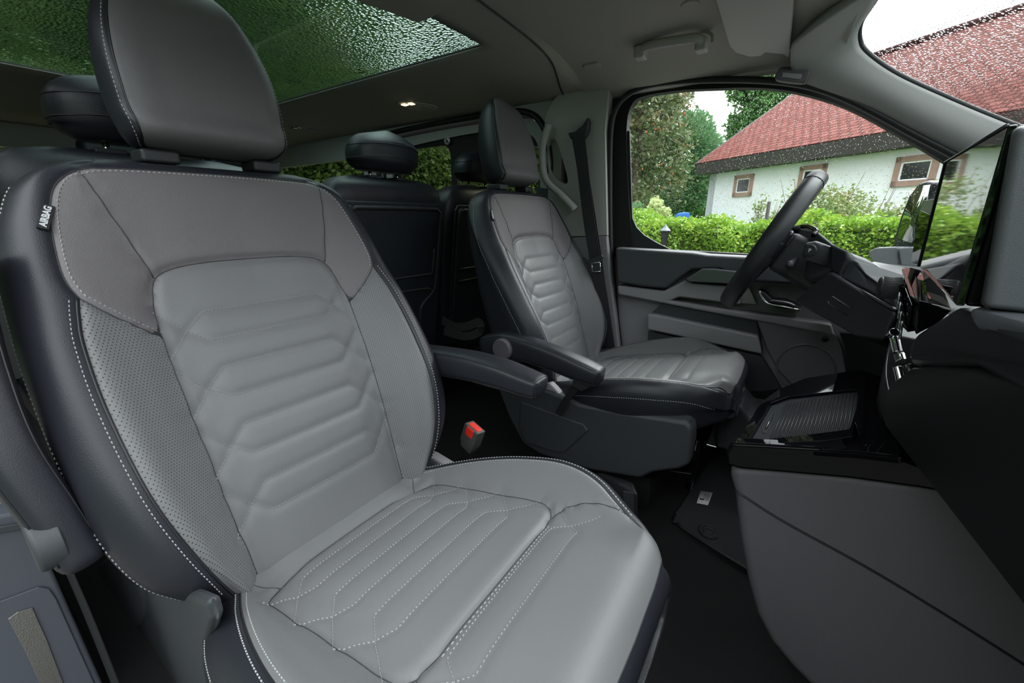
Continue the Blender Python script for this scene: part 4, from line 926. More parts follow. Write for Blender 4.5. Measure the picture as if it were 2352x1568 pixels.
kr.build('knob_ribs', M['dark_plastic'], cp, kind='stuff')
# ---- centre touch screen, its glass towards the seats, mirroring the garden
sc = empty('centre_screen', P(2190, 660, Y=-.15)); tag(sc, 'large centre touch screen seen almost edge on, its black glass mirroring the garden', 'screen')
q = [P(2172, 372, Y=.02), P(2316, 287, Y=-.33), P(2237, 705, Y=-.33), P(2110, 612, Y=.02)]
pc_ = sum(q, Vector())/4; nq = (q[1]-q[0]).cross(q[3]-q[0]).normalized(); q[2] = q[2]-nq*(q[2]-q[0]).dot(nq); nrm = (q[1]-q[0]).cross(q[3]-q[0]).normalized(); nrm = nrm if nrm.x > 0 else -nrm
prism('glass', q, nrm*.006, M['screen_glass'], sc, .0015)
ins = [q[0]+(q[2]-q[0])*.02, q[1]+(q[3]-q[1])*.02, q[2]+(q[0]-q[2])*.02, q[3]+(q[1]-q[3])*.02]
prism('housing', [v+nrm*.006 for v in q], nrm*.016, M['gloss'], sc, .004)
for a, b in ((q[0], q[1]), (q[0], q[3])): pass
tube('rim', [q[3]-nrm*.0005, q[0]-nrm*.0005, q[1]-nrm*.0005], .0016, M['satin'], sc, 6)
# ---- driver's display
ic = empty('driver_display', P(2120, 600, Y=.35)); tag(ic, 'slim black instrument display standing behind the steering wheel', 'display')
dq = [P(2128, 468, Y=.26), P(2150, 462, Y=.23), P(2152, 500, Y=.22), P(2122, 608, Y=.22), P(2104, 606, Y=.27)]
prism('display_panel', [P(2112, 482, Y=.27), P(2136, 492, Y=.20), P(2112, 608, Y=.20), P(2091, 606, Y=.27)], (.012, 0, 0), M['gloss'], ic, .002)
prism('display_cap', [P(2122, 460, Y=.27), P(2146, 456, Y=.20), P(2138, 492, Y=.20), P(2112, 484, Y=.27)], (.014, 0, 0), M['satin'], ic, .002)
# ---- console with the stowage tray
cs = empty('centre_console', (.05, .05, 0)); tag(cs, 'grey centre console with a gloss black top between the front seats', 'console')
sidep = [(1669, 1068), (1674, 1100), (1683, 1130), (1695, 1230), (1712, 1330), (1732, 1410), (1765, 1475), (1815, 1535), (1870, 1590), (2100, 1660), (2600, 1700), (2500, 1400), (2330, 1200), (2212, 1110), (2080, 1100), (1950, 1085), (1800, 1070)]
near = PL(sidep, Y=-.12)
def shift(pts, dy, dx=0, k=0): return [p+Vector((dx, dy, 0)) for p in pts]
slab('side_panel', near, [Vector((p.x+.045, .21, p.z-.02)) for p in near], M['console_grey'], cs, .020, 5)
cr_ = cr([P(1690, 1130, Y=-.125), P(1800, 1200, Y=-.1245), P(1990, 1305, Y=-.1245), P(2180, 1420, Y=-.1245), P(2400, 1560, Y=-.1245)], 6); tube('panel_joint', [p+Vector((0, .0035, 0)) for p in cr_], .0022, M['piping'], cs, 6)
cap = PL([(1665, 1040), (1668, 1068), (1700, 1078), (1950, 1100), (2110, 1122), (2212, 1140), (2212, 1115), (2180, 1092), (2080, 1055), (1985, 1040), (1975, 1035), (1900, 1030), (1720, 1020), (1680, 1018)], Y=-.13)
slab('gloss_cap', cap, [Vector((p.x+.002, -.100, p.z)) for p in cap], M['gloss'], cs, .006, 4)
# raised tray frame with ribbed shutter
zt = lambda x: .530+.46*(x+.03)
fr_near = [Vector((-.032, -.115, zt(-.032)-.002)), Vector((.125, -.115, zt(.125)))]
frame_px_in = None
def onlid(px, off=0): 
    # plane through the lid: passes (-.03, y, .530) with slope .46 in x and a slight rise across
    o = np.array([-.03, 0, .530+off]); n = np.array([-.40, 0, 1.0]); n = n/np.linalg.norm(n); r = _rt*(px[0]-1176)/FPX-_up*(px[1]-784)/FPX+_fw; t = (o-CAM)@n/(r@n); return Vector(CAM+t*r)
M['onl'] = None; del M['onl']
deck = prism('gloss_deck', [onlid(q_, -.010) for q_ in ((1694, 1030), (1745, 930), (1792, 896), (1850, 872), (1990, 850), (2040, 868), (2075, 1050), (1975, 1038), (1900, 1034), (1720, 1026))], (0, 0, -.012), M['gloss'], cs, .004)
fo_ = [onlid(p) for p in ((1692, 1018), (1745, 925), (1790, 893), (1850, 868), (1978, 848), (1984, 870), (1960, 990), (1958, 1002), (1900, 1010), (1710, 1022))]
fi_ = [onlid(p) for p in ((1722, 1005), (1770, 925), (1812, 910), (1900, 900), (1968, 893), (1972, 920), (1955, 975), (1950, 985), (1900, 992), (1735, 1012))]
n_ = Vector((-.40, 0, 1)).normalized()
V = fo_+fi_+[p-n_*.02 for p in fo_]+[p-n_*.02 for p in fi_]; n = len(fo_); F = []
for i in range(n):
    j = (i+1) % n; F += [(i, j, n+j, n+i), (n+i, n+j, 3*n+j, 3*n+i), (i, 2*n+i, 2*n+j, j), (2*n+i, 3*n+i, 3*n+j, 2*n+j)]
bev(mk('tray_frame', V, F, M['gloss'], cs, recalc=True), .003, 3)
sh = prism('roller_shutter', [p-n_*.006 for p in fi_], -n_*.006, M['dash_black'], cs, .001)
# ribs across the shutter
rb = MB(); a0, a1 = fi_[0]+(fi_[9]-fi_[0])*.3, fi_[7]; b0, b1 = fi_[1], fi_[4]
for k in range(19):
    f = .20+.77*k/18; a = a0.lerp(a1, f)-n_*.0055; b = b0.lerp(b1, f)-n_*.0055; rb.tube([a.lerp(b, .03), a.lerp(b, .97)], .0016, 6)
rb.build('shutter_ribs', M['rubber'], cs, kind='stuff')
h0 = a0.lerp(a1, .09); h1 = b0.lerp(b1, .09); tube('finger_grip', [h0.lerp(h1, .30)-n_*.004, h0.lerp(h1, .62)-n_*.004], .0016, M['satin'], cs, 8)
ring = [h0.lerp(h1, .46)+(h1-h0)*(.28*math.cos(a))+(a1-a0)*(.035*math.sin(a))-n_*.0055 for a in np.linspace(0, 2*math.pi, 30)]; tube('grip_ring', ring, .0010, M['rubber'], cs, 6)
# front upstand and gloss ramp to the stack
slab('tray_upstand', [onlid((1972, 1000)), onlid((1978, 1000)), onlid((1984, 990), .0)+n_*.004, onlid((1966, 985))+n_*.012], [onlid((1984, 880)), onlid((1990, 880)), onlid((1990, 868))+n_*.004, onlid((1980, 862))+n_*.012], M['gloss'], cs, .003)
# ================================================================ rear seats, seat bases, roof fittings, floor things
# ---- rear-facing second row: their plastic backs look at us
M['rear_back'] = mat('dark_blue_grey_plastic', (.020, .024, .032), .42, bump=.2, bscale=1200, btype='voronoi')
def rear_seat(cy, label):
    s = empty('rear_facing_seat', (-1.45, cy, 0)); tag(s, label, 'car seat', 'rear facing second row seats')
    # backrest body leaning towards us at its top
    G = []; tilt = .10
    for k, z in enumerate(np.concatenate([[.30], np.linspace(.32, .98, 12), [1.02, 1.045, 1.055]])):
        hw = float(sI(np.array([z]), [.30, .5, .8, .95, 1.02, 1.045, 1.055], [.215, .245, .262, .258, .240, .205, .15])[0]); xf = -1.30+tilt*(z-.3)/.7; d = .135 if z < 1.0 else .135*math.sqrt(max(.02, 1-((z-1.0)/.058)**2)); xm = xf-.0675
        ring = [(xm+d/2*b, cy+hw*a, z) for a, b in superell(40, 5)]; G.append([Vector(p) for p in ring])
    V, F = loft_grid(G); b = mk('backrest', V, F, M['dark_leather'], s, recalc=True)
    def xf(z): return -1.30+tilt*(z-.3)/.7+.002
    def on(y, z, o=0): return Vector((xf(z)+o, cy+y, z))
    # moulded back panel with raised ribs
    pan = [(-.222, .35), (-.232, .95), (-.215, .972), (.215, .972), (.232, .95), (.222, .35)]
    pn = prism('back_panel', [on(y, z, .002) for y, z in pan], (.010, 0, 0), M['rear_back'], b, .004)
    rb = MB(); rb.tube(cr([on(-.205, .40, .014), on(-.210, .90, .014), on(-.195, .945, .014), on(-.14, .952, .014), on(.14, .952, .014), on(.195, .945, .014), on(.210, .90, .014), on(.200, .66, .014), on(.185, .62, .014), on(.135, .58, .014), on(.120, .54, .014), on(.118, .38, .014)], 6), .0075, 8)
    rb.tube(cr([on(-.18, .70, .013), on(.0, .70, .013), on(.165, .70, .013), on(.180, .715, .013), on(.185, .80, .013)], 5), .005, 8); rb.tube(cr([on(-.18, .645, .013), on(.0, .645, .013), on(.15, .640, .013), on(.178, .625, .013)], 5), .005, 8)
    rb.build('moulded_rib', M['black_plastic'], pn)
    mbs = MB(); mbs.tube([on(.02, 1.0, .004), on(.02, .98, .006)], .001, 4)
    mbs.build('seam', M['piping'], b)
    # squat headrest with a padded cap
    hx = xf(1.05)-.07; hr = []
    for z in np.concatenate([[1.075, 1.08], np.linspace(1.09, 1.17, 9), [1.185, 1.196, 1.203, 1.206]]):
        w = float(sI(np.array([z]), [1.075, 1.09, 1.12, 1.16, 1.185, 1.2, 1.206], [.105, .128, .140, .138, .122, .09, .04])[0]); d = float(sI(np.array([z]), [1.075, 1.09, 1.13, 1.17, 1.206], [.035, .055, .062, .055, .02])[0]); hr.append([Vector((hx+.012*(z-1.07)/.1+d*b2, cy+w*a, z-.012*abs(a)**2*(z > 1.1))) for a, b2 in superell(36, 2.8)])
    V, F = loft_grid(hr); h = mk('headrest', V, F, M['dark_leather'], s, recalc=True); bev_ = None
    for zi, rr_ in ((5, .0016), (9, .0012)):
        ring = [p for p in hr[zi]]; c = sum(ring, Vector())/len(ring); tube('piping', [c+(p-c)*1.004 for p in ring[-9:]+ring[:20]], rr_, M['piping'], h, 6)
    stt = MB(); ring = [p+Vector((.0015, 0, 0)) for p in hr[10][-10:]+hr[10][:10]]; rs = resample([tuple(p) for p in ring], .009)
    for i in range(len(rs)-1): stt.tube([Vector(rs[i]), Vector(rs[i]).lerp(Vector(rs[i+1]), .6)], .0008, 4)
    stt.build('edge_stitching', M['thread'], h, kind='stuff')
    for dy in (-.06, .06):
        tube('headrest_post', [(hx, cy+dy, 1.03), (hx, cy+dy, 1.09)], .006, M['chrome'], s, 10); box('post_guide', (hx-.02, cy+dy-.026, 1.050), (hx+.03, cy+dy+.026, 1.060), M['black_plastic'], s, .003)
    # cushion and legs, hidden behind
    box('seat_cushion', (-1.95, cy-.25, .32), (-1.44, cy+.25, .46), M['dark_leather'], s, .04, 4)
    box('seat_frame', (-1.90, cy-.20, .0), (-1.44, cy+.20, .33), M['void'], s, .02)
rear_seat(.170, 'rear facing seat between the front seats, moulded black back panel and squat headrest')
rear_seat(-.510, 'dark rear facing seat behind the large front seat, only its headrest showing')
rear_seat(.702, 'dark rear facing seat mostly hidden behind the driver seat')
# third row backs, low in the rear
# webbing and clutter in the gap between the seats
bw = ribbon('loose_belt', [P(1015, 735, Y=.22), P(1045, 750, Y=.22), P(1075, 748, Y=.23), P(1100, 740, Y=.24), P(1102, 760, Y=.24), P(1070, 772, Y=.22), P(1020, 760, Y=.2)], .030, M['void'], None, wdir=(.3, .2, 1)); tag(bw, 'loose dark belt webbing lying in the gap behind the driver seat', 'seat belt')
# ---- driver seat base
db = drv_seat
def pan(name, px, Y, th, m, parent, r=.01, smooth=None, seg=3):
    pts = PL(px, Y=Y); pts = cr(pts, smooth, True) if smooth else pts
    return prism(name, pts, (0, th, 0), m, parent, r, seg)
pan('side_shield', [(1140, 888), (1200, 880), (1262, 898), (1330, 928), (1440, 948), (1575, 968), (1590, 985), (1590, 1020), (1584, 1068), (1562, 1078), (1500, 1086), (1470, 1100), (1360, 1082), (1240, 1045), (1200, 1020), (1168, 960)], .215, .07, M['dark_plastic'], db, .016, seg=4)
sh_ = pan('shield_cover', [(1195, 922), (1340, 975), (1350, 990), (1295, 1040), (1270, 1038), (1208, 1016), (1192, 985)], .208, .02, M['dark_plastic'], db, .004)
box('pedestal', (-.78, .30, .0), (-.26, .74, .24), M['void'], db, .01)
hull('front_bracket', [(-.27, .24, .16), (-.14, .24, .19), (-.27, .74, .16), (-.14, .74, .19), (-.27, .24, .20), (-.14, .24, .225), (-.27, .74, .20), (-.14, .74, .225)], M['gloss'], db, .006)
tube('slide_bar', [P(1480, 1085, Y=.25), P(1560, 1100, Y=.25)], .009, M['gloss'], db, 12)
tube('slide_bar', [P(1600, 1010, Y=.27), P(1592, 1070, Y=.27), P(1580, 1120, Y=.28)], .010, M['gloss'], db, 12)
pan('front_skirt', [(1640, 960), (1700, 930), (1720, 960), (1780, 970), (1790, 1010), (1700, 1040), (1645, 1030)], .55, .2, M['dark_plastic'], db, .012)
box('slide_rail', (-.80, .26, .245), (-.18, .30, .275), M['black_plastic'], db, .004)
box('slide_rail', (-.80, .72, .245), (-.18, .76, .275), M['black_plastic'], db, .004)
hull('seat_riser', [(-.78, .28, .24), (-.20, .28, .24), (-.78, .75, .24), (-.20, .75, .24), (-.70, .30, .34), (-.22, .30, .33), (-.70, .73, .34), (-.22, .73, .33)], M['black_plastic'], db, .01)
# belt buckle of the driver seat with its dark stalk
bk = drv_seat
ribbon('stalk', [P(1283, 950, Y=.20), P(1300, 920, Y=.195), P(1325, 885, Y=.19)], .022, M['belt'], bk, .008)
pan('buckle_head', [(1318, 862), (1358, 872), (1372, 878), (1352, 892), (1335, 900), (1312, 886)], .165, .03, M['black_plastic'], bk, .004)
prism('recliner_cover', PL([(1245, 885), (1262, 880), (1290, 910), (1290, 925), (1262, 925), (1255, 905)], Y=.225), (0, .03, 0), M['mid_plastic'], db, .006)
# low black bin between the seats
bn = empty('storage_bin', P(1445, 1160, Y=.12)); tag(bn, 'small black plastic box on the floor between the seats', 'storage box')
hull('bin_body', [P(1418, 1108, Y=.16), P(1455, 1112, Y=.16), P(1466, 1135, Y=.14), P(1466, 1190, Y=.14), P(1440, 1205, Y=.14), (-.42, .22, .14), (-.30, .23, .14), (-.42, .22, .01), (-.28, .23, .01), (-.36, .13, .01), (-.28, .13, .01)], M['black_plastic'], bn, .012)
prism('bin_recess', PL([(1430, 1128), (1455, 1132), (1456, 1175), (1436, 1180)], Y=.132), (0, .004, 0), M['dark_plastic'], bn, .003)
# ---- passenger belt buckle, red button
def boxo(name, c, ex, ey, ez, h, m, parent, r=.003):
    ex, ey, ez = [Vector(v).normalized() for v in (ex, ey, ez)]; c = Vector(c); V = [c+ex*(a*h[0])+ey*(b*h[1])+ez*(d*h[2]) for a in (-1, 1) for b in (-1, 1) for d in (-1, 1)]
    F = [(0,1,3,2),(4,6,7,5),(0,4,5,1),(2,3,7,6),(0,2,6,4),(1,5,7,3)]; return bev(mk(name, V, F, m, parent, recalc=True), r, 3)
bc = P(1083, 1005, Y=-.14); bz = Vector((.30, .10, .95)).normalized(); bx = Vector((.93, -.15, -.28)); bx = (bx-bz*bx.dot(bz)).normalized(); by = bz.cross(bx)
M['buckle_grey'] = mat('buckle_grey_plastic', (.075, .072, .072), .5)
pb = hull('belt_buckle', [bc+bx*(a*.026)+by*(b*.016)+bz*.036 for a in (-1, 1) for b in (-1, 1)]+[bc+bx*(a*.018)+by*(b*.011)-bz*.038 for a in (-1, 1) for b in (-1, 1)]+[bc+bx*(a*.026)+by*(b*.016)-bz*.012 for a in (-1, 1) for b in (-1, 1)], M['buckle_grey'], pass_seat, .004); pb['label'] = 'grey belt buckle with a bright red press button'
boxo('press_button', bc-by*.0+bz*.034+bx*.001, bx, by, bz, (.019, .0095, .0035), M['red'], pb, .002)
pbtn = boxo('button_face', bc-by*.0125*0+bz*.022+by*(.0155 if by.y < 0 else -.0155), bx, bz, by, (.0135, .012, .002), M['red'], pb, .0015)
ribbon('stalk', [bc-bz*.03, P(1072, 1048, Y=-.14), P(1060, 1070, Y=-.13), P(1045, 1100, Y=-.12)], .026, M['belt'], pb, .006)
# ---- passenger seat base: outboard shield, flap and armrest folded up
psb = pass_seat
pan('side_shield', [(300, 1338), (350, 1350), (430, 1364), (472, 1384), (484, 1430), (470, 1480), (468, 1530), (480, 1600), (420, 1640), (350, 1620), (300, 1560), (290, 1490), (300, 1440), (300, 1400)], -.765, .018, M['dark_plastic'], psb, .012, seg=4)
pan('recliner_cover', [(222, 1300), (258, 1262), (306, 1275), (326, 1330), (332, 1410), (316, 1438), (298, 1448), (262, 1388)], -.772, .03, M['dark_plastic'], psb, .012)
box('pedestal', (-.78, -.72, .0), (-.26, -.28, .22), M['void'], psb, .01)
hull('seat_riser', [(-.78, -.745, .22), (-.20, -.745, .22), (-.78, -.28, .22), (-.20, -.28, .22), (-.70, -.72, .31), (-.22, -.72, .32), (-.70, -.30, .31), (-.22, -.30, .32)], M['black_plastic'], psb, .01)
hull('front_plinth', [P(1452, 1475, Y=-.27), P(1470, 1490, Y=-.27), P(1462, 1545, Y=-.27), P(1420, 1600, Y=-.27), (-.20, -.33, .23), (-.16, -.33, .29), (-.17, -.66, .28), (-.2, -.66, .2), (-.24, -.3, .2)], M['dark_plastic'], psb, .010)
prism('recliner_shield', PL([(985, 1035), (1005, 1035), (1030, 1050), (1050, 1062), (1030, 1075), (985, 1072)], Y=-.22), (0, -.03, 0), M['mid_plastic'], psb, .006)
oa = [P(0, 480, X=-.95), P(0, 760, X=-.88), P(40, 960, X=-.83), P(115, 1120, X=-.80), P(175, 1215, X=-.78), P(200, 1270, X=-.77)]
def rest(path, hw, hh, m, seat, name='armrest', wd=(0, 1, 0)):
    path = cr(path, 8); k = len(path); HW = np.interp(np.linspace(0, len(hw)-1, k), range(len(hw)), hw); HH_ = np.interp(np.linspace(0, len(hh)-1, k), range(len(hh)), hh); G = []
    for i, p in enumerate(path):
        t = (path[min(i+1, k-1)]-path[max(i-1, 0)]).normalized(); w = Vector(wd); w = (w-t*w.dot(t)).normalized(); u = t.cross(w)
        G.append([p+w*(a*HW[i])+u*(b*HH_[i]) for a, b in superell(32, 3.2)])
    t = (path[-1]-path[-2]).normalized(); c = sum(G[-1], Vector())/32
    for q_ in range(1, 6): a = q_/5*math.pi/2; G.append([c+(v-c)*max(.03, math.cos(a)**.5)+t*(.022*math.sin(a)) for v in G[len(path)-1]])
    V, F = loft_grid(G); o = mk(name, V, F, m, seat, recalc=True)
    for j in (4, 12): tube('piping', [g[j] for g in G[:len(path)]], .0013, M['piping'], o, 6)
    return o
oar = rest([P(-115, 560, X=-.86), P(-90, 720, X=-.82), P(-50, 880, X=-.78), P(12, 1030, X=-.75), P(103, 1160, X=-.73), P(176, 1262, X=-.715)], [.028, .028, .028, .027, .026, .025], [.040, .042, .043, .042, .040, .036], M['dark_leather'], pass_seat)
pc = P(105, 1238, X=-.715); V_, F_ = tube_vf([pc+Vector((0, .012, 0)), pc+Vector((0, -.010, 0)), pc+Vector((0, -.014, 0))], [.037, .037, .034], 40); bev(mk('pivot_cap', V_, F_, M['dark_plastic'], oar), .002, 2)
# ---- sill of the open passenger door with its scuff plate, belt hanging at the pillar foot
sill = hull('trim_11', [Vector(p) for p in ((-1.0, -1.02, -.06), (.6, -1.02, -.06), (-1.0, -.84, .0), (.6, -.84, .0), (-1.0, -.84, -.1), (.6, -.84, -.1), (-1.0, -1.02, -.12), (.6, -1.02, -.12))], M['dark_plastic'], None, .006); st(sill)
pfoot = prism('trim_12', PL([(-120, 1200), (0, 1184), (58, 1172), (110, 1282), (165, 1410), (250, 1600), (330, 1760), (-120, 1760)], X=-.97), (-.05, 0, 0), M['pillar_blue'], None, .006, 4); st(pfoot)
prism('recess_frame', PL([(-20, 1386), (88, 1346), (112, 1350), (128, 1372), (240, 1620), (-20, 1620)], X=-.968), (.003, 0, 0), M['pillar_blue'], pfoot, .002)
prism('upper_ledge', PL([(-120, 1222), (0, 1206), (62, 1196), (66, 1210), (0, 1222), (-120, 1240)], X=-.968), (.006, 0, 0), M['dark_plastic'], pfoot, .002)

# third row bench low in the tail, almost hidden
tb_ = empty('rear_bench', (-3.05, .18, 0)); tag(tb_, 'dark third row bench in the tail, glimpsed under the big headrest', 'bench seat')
box('bench_backrest', (-3.14, -.26, .40), (-2.98, .62, 1.13), M['dark_leather'], tb_, .05, 4)
box('bench_cushion', (-2.98, -.26, .30), (-2.55, .62, .46), M['dark_leather'], tb_, .04, 4)
box('bench_frame', (-3.10, -.22, .0), (-2.60, .58, .31), M['void'], tb_, .02)
for y_ in (-.10, .18, .46):
    box('headrest', (-3.12, y_-.13, 1.14), (-3.02, y_+.13, 1.31), M['dark_leather'], tb_, .04, 4)
    tube('headrest_post', [(-3.07, y_, 1.08), (-3.07, y_, 1.18)], .007, M['chrome'], tb_, 8)
# scuff plate
sc_ = prism('scuff_plate', PL([(18, 1420), (40, 1404), (74, 1394), (108, 1470), (150, 1580), (200, 1700), (170, 1700), (125, 1640), (60, 1500)], X=-.964), (.002, 0, 0), M['satin'], None, .0006); tag(sc_, 'brushed metal scuff plate let into the door sill, bottom left corner', 'scuff plate')
M['scuff'] = mat('sparkling_metal', (.30, .29, .27), .35, metal=.8, bump=1., bscale=700, var=.5, vscale=900); sc_.data.materials[0] = M['scuff']
pbelt = ribbon('hanging_seat_belt', [P(75, 1120, X=-.955), P(135, 1260, X=-.945), P(205, 1420, X=-.93), P(285, 1620, X=-.92)], .05, M['belt'], None, wdir=(.9, .1, -.2)); tag(pbelt, 'black seat belt running down beside the near seat base, bottom left', 'seat belt')
# ---- roof fittings
vis = empty('sun_visor', (-.16, .45, 1.44)); tag(vis, 'light grey driver sun visor folded up against the headliner', 'sun visor')
vp = [onroof(q, .026) for q in ((1625, -60), (1642, 0), (1660, 60), (1676, 108), (1690, 122), (1722, 132), (1748, 130), (1757, 122), (1800, 126), (1808, 134), (1814, 130), (1816, 100), (1820, 40), (1822, -60))]
prism('visor_board', vp, (0, 0, .018), M['light_plastic'], vis, .007, 4)
tube('visor_hinge', [onroof((1812, 112), .02), onroof((1826, 113), .016), onroof((1846, 115), .01)], .006, M['light_plastic'], vis, 10)
hull('hinge_plate', [onroof(q, o_) for q in ((1822, 106), (1850, 110), (1849, 122), (1822, 119)) for o_ in (.008, -.004)], M['light_plastic'], vis, .002)
gh = empty('grab_handle', P(1545, 95, Y=.63)); tag(gh, 'grey roof grab handle above the driver door window', 'grab handle')
hy = .625; gp = [P(1472, 132, Y=hy+.02), P(1476, 112, Y=hy), P(1500, 102, Y=hy-.012), P(1555, 93, Y=hy-.015), P(1598, 88, Y=hy-.012), P(1611, 96, Y=hy), P(1616, 112, Y=hy+.02)]
tube('handle_bar', cr(gp, 8), .0115, M['light_plastic'], gh, 14, 1.25)
for a in ((1472, 122), (1612, 104)): c = P(*a, Y=hy+.012); hull('handle_mount', [c+Vector((dx*.017, dy*.022, dz*.018)) for dx in (-1, 1) for dy in (-1, 1) for dz in (-1, 1)], M['light_plastic'], gh, .006)
# recessed dish around the handle
rec = MB(); ringh = [P(a, b, Y=hy+.0) for a, b in ((1455, 118), (1462, 100), (1500, 88), (1560, 80), (1612, 74), (1632, 82), (1634, 100))]
rec.tube([p+Vector((0, .012, .006)) for p in cr(ringh, 6)], .004, 6); rec.build('recess_edge', M['headliner'], gh)
def pod(name, label, cat, cx, cy, parts):
    e = empty(name, (cx, cy, roof_z(cx, cy))); tag(e, label, cat); return e
def roofpoly(pts, off=.003): return [Vector((x, y, roof_z(x, y)-off)) for x, y in pts]
LQ, LR = onroof((955, 240)), onroof((695, 294))
for k, (x0, y0, lit, lab) in enumerate(((LQ.x, LQ.y, True, 'small lit roof reading lamp with a round vent, nearer one above the sliding door'), (LR.x, LR.y, False, 'small roof reading lamp, the farther one towards the rear'))):
    e = empty('reading_lamp', (x0, y0, roof_z(x0, y0))); tag(e, lab, 'lamp', 'roof reading lamps')
    out = [(x0+a*1.0, y0+b) for a, b in ((-.075, -.045), (-.02, -.05), (.06, .01), (.085, .045), (.075, .07), (.04, .078), (-.01, .06), (-.07, .02))]
    prism('lamp_bezel', [Vector((p.x, p.y, roof_z(p.x, p.y)-.004)) for p in cr([(a, b, 0) for a, b in out], 4, True)], (0, 0, .006), M['light_plastic'] if lit else M['mid_plastic'], e, .001)
    for dx in (-.045, -.005):
        c = Vector((x0+dx, y0-.022+dx*.1, 0)); c.z = roof_z(c.x, c.y)-.006; ln = box('lamp_lens', (c.x-.014, c.y-.013, c.z-.002), (c.x+.014, c.y+.013, c.z+.003), M['lens_on'] if lit and 'lens_on' in M else M['chrome'], e, .003)
    V_, F_ = disc_vf((x0+.035, y0+.040, roof_z(x0+.035, y0+.04)-.010), (0, .25, 1), .030, .006, 32); V_ = [Vector((v.x, v.y, v.z)) for v in V_]; bev(mk('round_vent', V_, F_, M['headliner'] if lit else M['mid_plastic'], e), .002)
def roof_button(name, px, Zt, w, d, label, cat, m, ex=(1, 0)):
    c = onroof(px); e = prism(name, [Vector((c.x+a*w*ex[0]-b*d*ex[1], c.y+a*w*ex[1]+b*d*ex[0], roof_z(c.x+a*w*ex[0]-b*d*ex[1], c.y+a*w*ex[1]+b*d*ex[0])-.006)) for a, b in ((-1, -.6), (-.8, -1), (.8, -1), (1, -.6), (1, .6), (.8, 1), (-.8, 1), (-1, .6))], (0, 0, .008), m, None, .002); tag(e, label, cat); return e
roof_button('coat_hook', (1360, 150), 1.435, .030, .016, 'small oblong coat hook cover in the headliner behind the grab handle', 'coat hook', M['headliner'])
V_, F_ = disc_vf(onroof((1585, 13), .003), (0, 0, 1), .024, .012, 32); bt = mk('roof_microphone', V_, F_, M['headliner']); bev(bt, .003); tag(bt, 'small round cap in the headliner beside the sun visor', 'cap')
ab = empty('curtain_airbag_cover', P(1825, 172, Y=.80)); tag(ab, 'rounded trim cover with a dark slot above the front door window corner', 'trim cover')
prism('cover_plate', cr(PL([(1780, 180), (1786, 162), (1800, 152), (1850, 157), (1859, 165), (1853, 186), (1840, 190), (1800, 186)], Y=.785), 3, True), (0, .03, .0), M['console_grey'], ab, .004)
prism('cover_slot', PL([(1797, 166), (1842, 170), (1838, 182), (1795, 177)], Y=.783), (0, .006, 0), M['mid_plastic'], ab, .001)
oh = hull('overhead_housing', [P(850, -40, Z=1.445), P(850, 0, Z=1.45), P(940, 46, Z=1.452), P(963, 53, Z=1.452), P(990, 42, Z=1.452), P(1045, 8, Z=1.45), P(1060, -40, Z=1.445)]+[P(850, -40, Z=1.445)+Vector((0, 0, .03)), P(963, 53, Z=1.45)+Vector((.01, -.01, .03)), P(1060, -40, Z=1.445)+Vector((0, 0, .03)), Vector((-.9, -.3, 1.445)), Vector((-.9, -.3, 1.475)), Vector((-1.07, -.3, 1.445)), Vector((-1.07, -.3, 1.475))], M['headliner'], None, .008)
tag(oh, 'dark roof housing jutting over the front edge of the glass roof', 'roof housing')
# ---- floor mat with label and fixing
mt = empty('floor_mat', (-.02, .5, .004)); tag(mt, 'black carpet floor mat in the driver footwell with a small white label', 'floor mat')
mo = cr([(-.18, .32, .004), (-.165, .285, .004), (-.13, .262, .004), (.05, .20, .004), (.26, .14, .004), (.30, .30, .004), (.30, .74, .004), (-.06, .76, .004), (-.135, .74, .004), (-.150, .66, .004)], 6, True)
M['mat'] = mat('mat_carpet', (.024, .025, .028), .95, bump=1., bscale=700, var=.35, vscale=250)
mtop = prism('mat_carpet', mo, (0, 0, .010), M['mat'], mt, .003)
tube('mat_border', [p+Vector((0, 0, .008)) for p in mo]+[mo[0]+Vector((0, 0, .008))], .004, M['rubber'], mt, 8)
lb = PL([(1600, 1155), (1609, 1127), (1637, 1131), (1626, 1160)], Z=.0155); lbl = prism('paper_label', lb, (0, 0, .0006), M['white'], mt, 0); lbl['label'] = 'small white printed label on the mat'
e1 = (lb[1]-lb[0]).normalized(); e2 = (lb[3]-lb[0]).normalized(); w_ = (lb[1]-lb[0]).length; h_ = (lb[3]-lb[0]).length
pr = MB()
for k in range(7):
    a = lb[0]+e2*(h_*(.42+.08*k))+e1*(w_*.30)+Vector((0, 0, .0008)); pr.prism([a, a+e1*(w_*(.60 if k % 3 else .45)), a+e1*(w_*(.60 if k % 3 else .45))+e2*.0011, a+e2*.0011], (0, 0, .0003))
a = lb[0]+e1*(w_*.30)+e2*(h_*.15)+Vector((0, 0, .0008)); pr.prism([a, a+e1*.008, a+e1*.008+e2*.012, a+e2*.012], (0, 0, .0003)); pr.build('label_print', M['ink'], lbl, smooth=False)
fx = P(1627, 1222, Z=.014); V_, F_ = disc_vf(fx, (0, 0, 1), .030, .004, 36); f_ = mk('mat_fixing', V_, F_, M['rubber'], mt); bev(f_, .001)
rgm = MB()
for r_ in (.024, .014): rgm.tube([fx+Vector((r_*math.cos(a), r_*math.sin(a), .0045)) for a in np.linspace(0, 2*math.pi, 30)], .0025, 6)
rgm.build('fixing_ring', M['black_plastic'], f_)
# raised foot panel between seat and door
tube('wiring_sleeve', [], .01, M['rubber']) if 0 else None
lp = hull('footwell_step', [(-.10, .80, 0), (.55, .80, 0), (-.10, .85, .20), (.55, .85, .20), (-.10, .85, 0), (.55, .85, 0)], M['dark_plastic'], None, .02); tag(lp, 'dark sill trim along the foot of the driver door', 'sill trim')
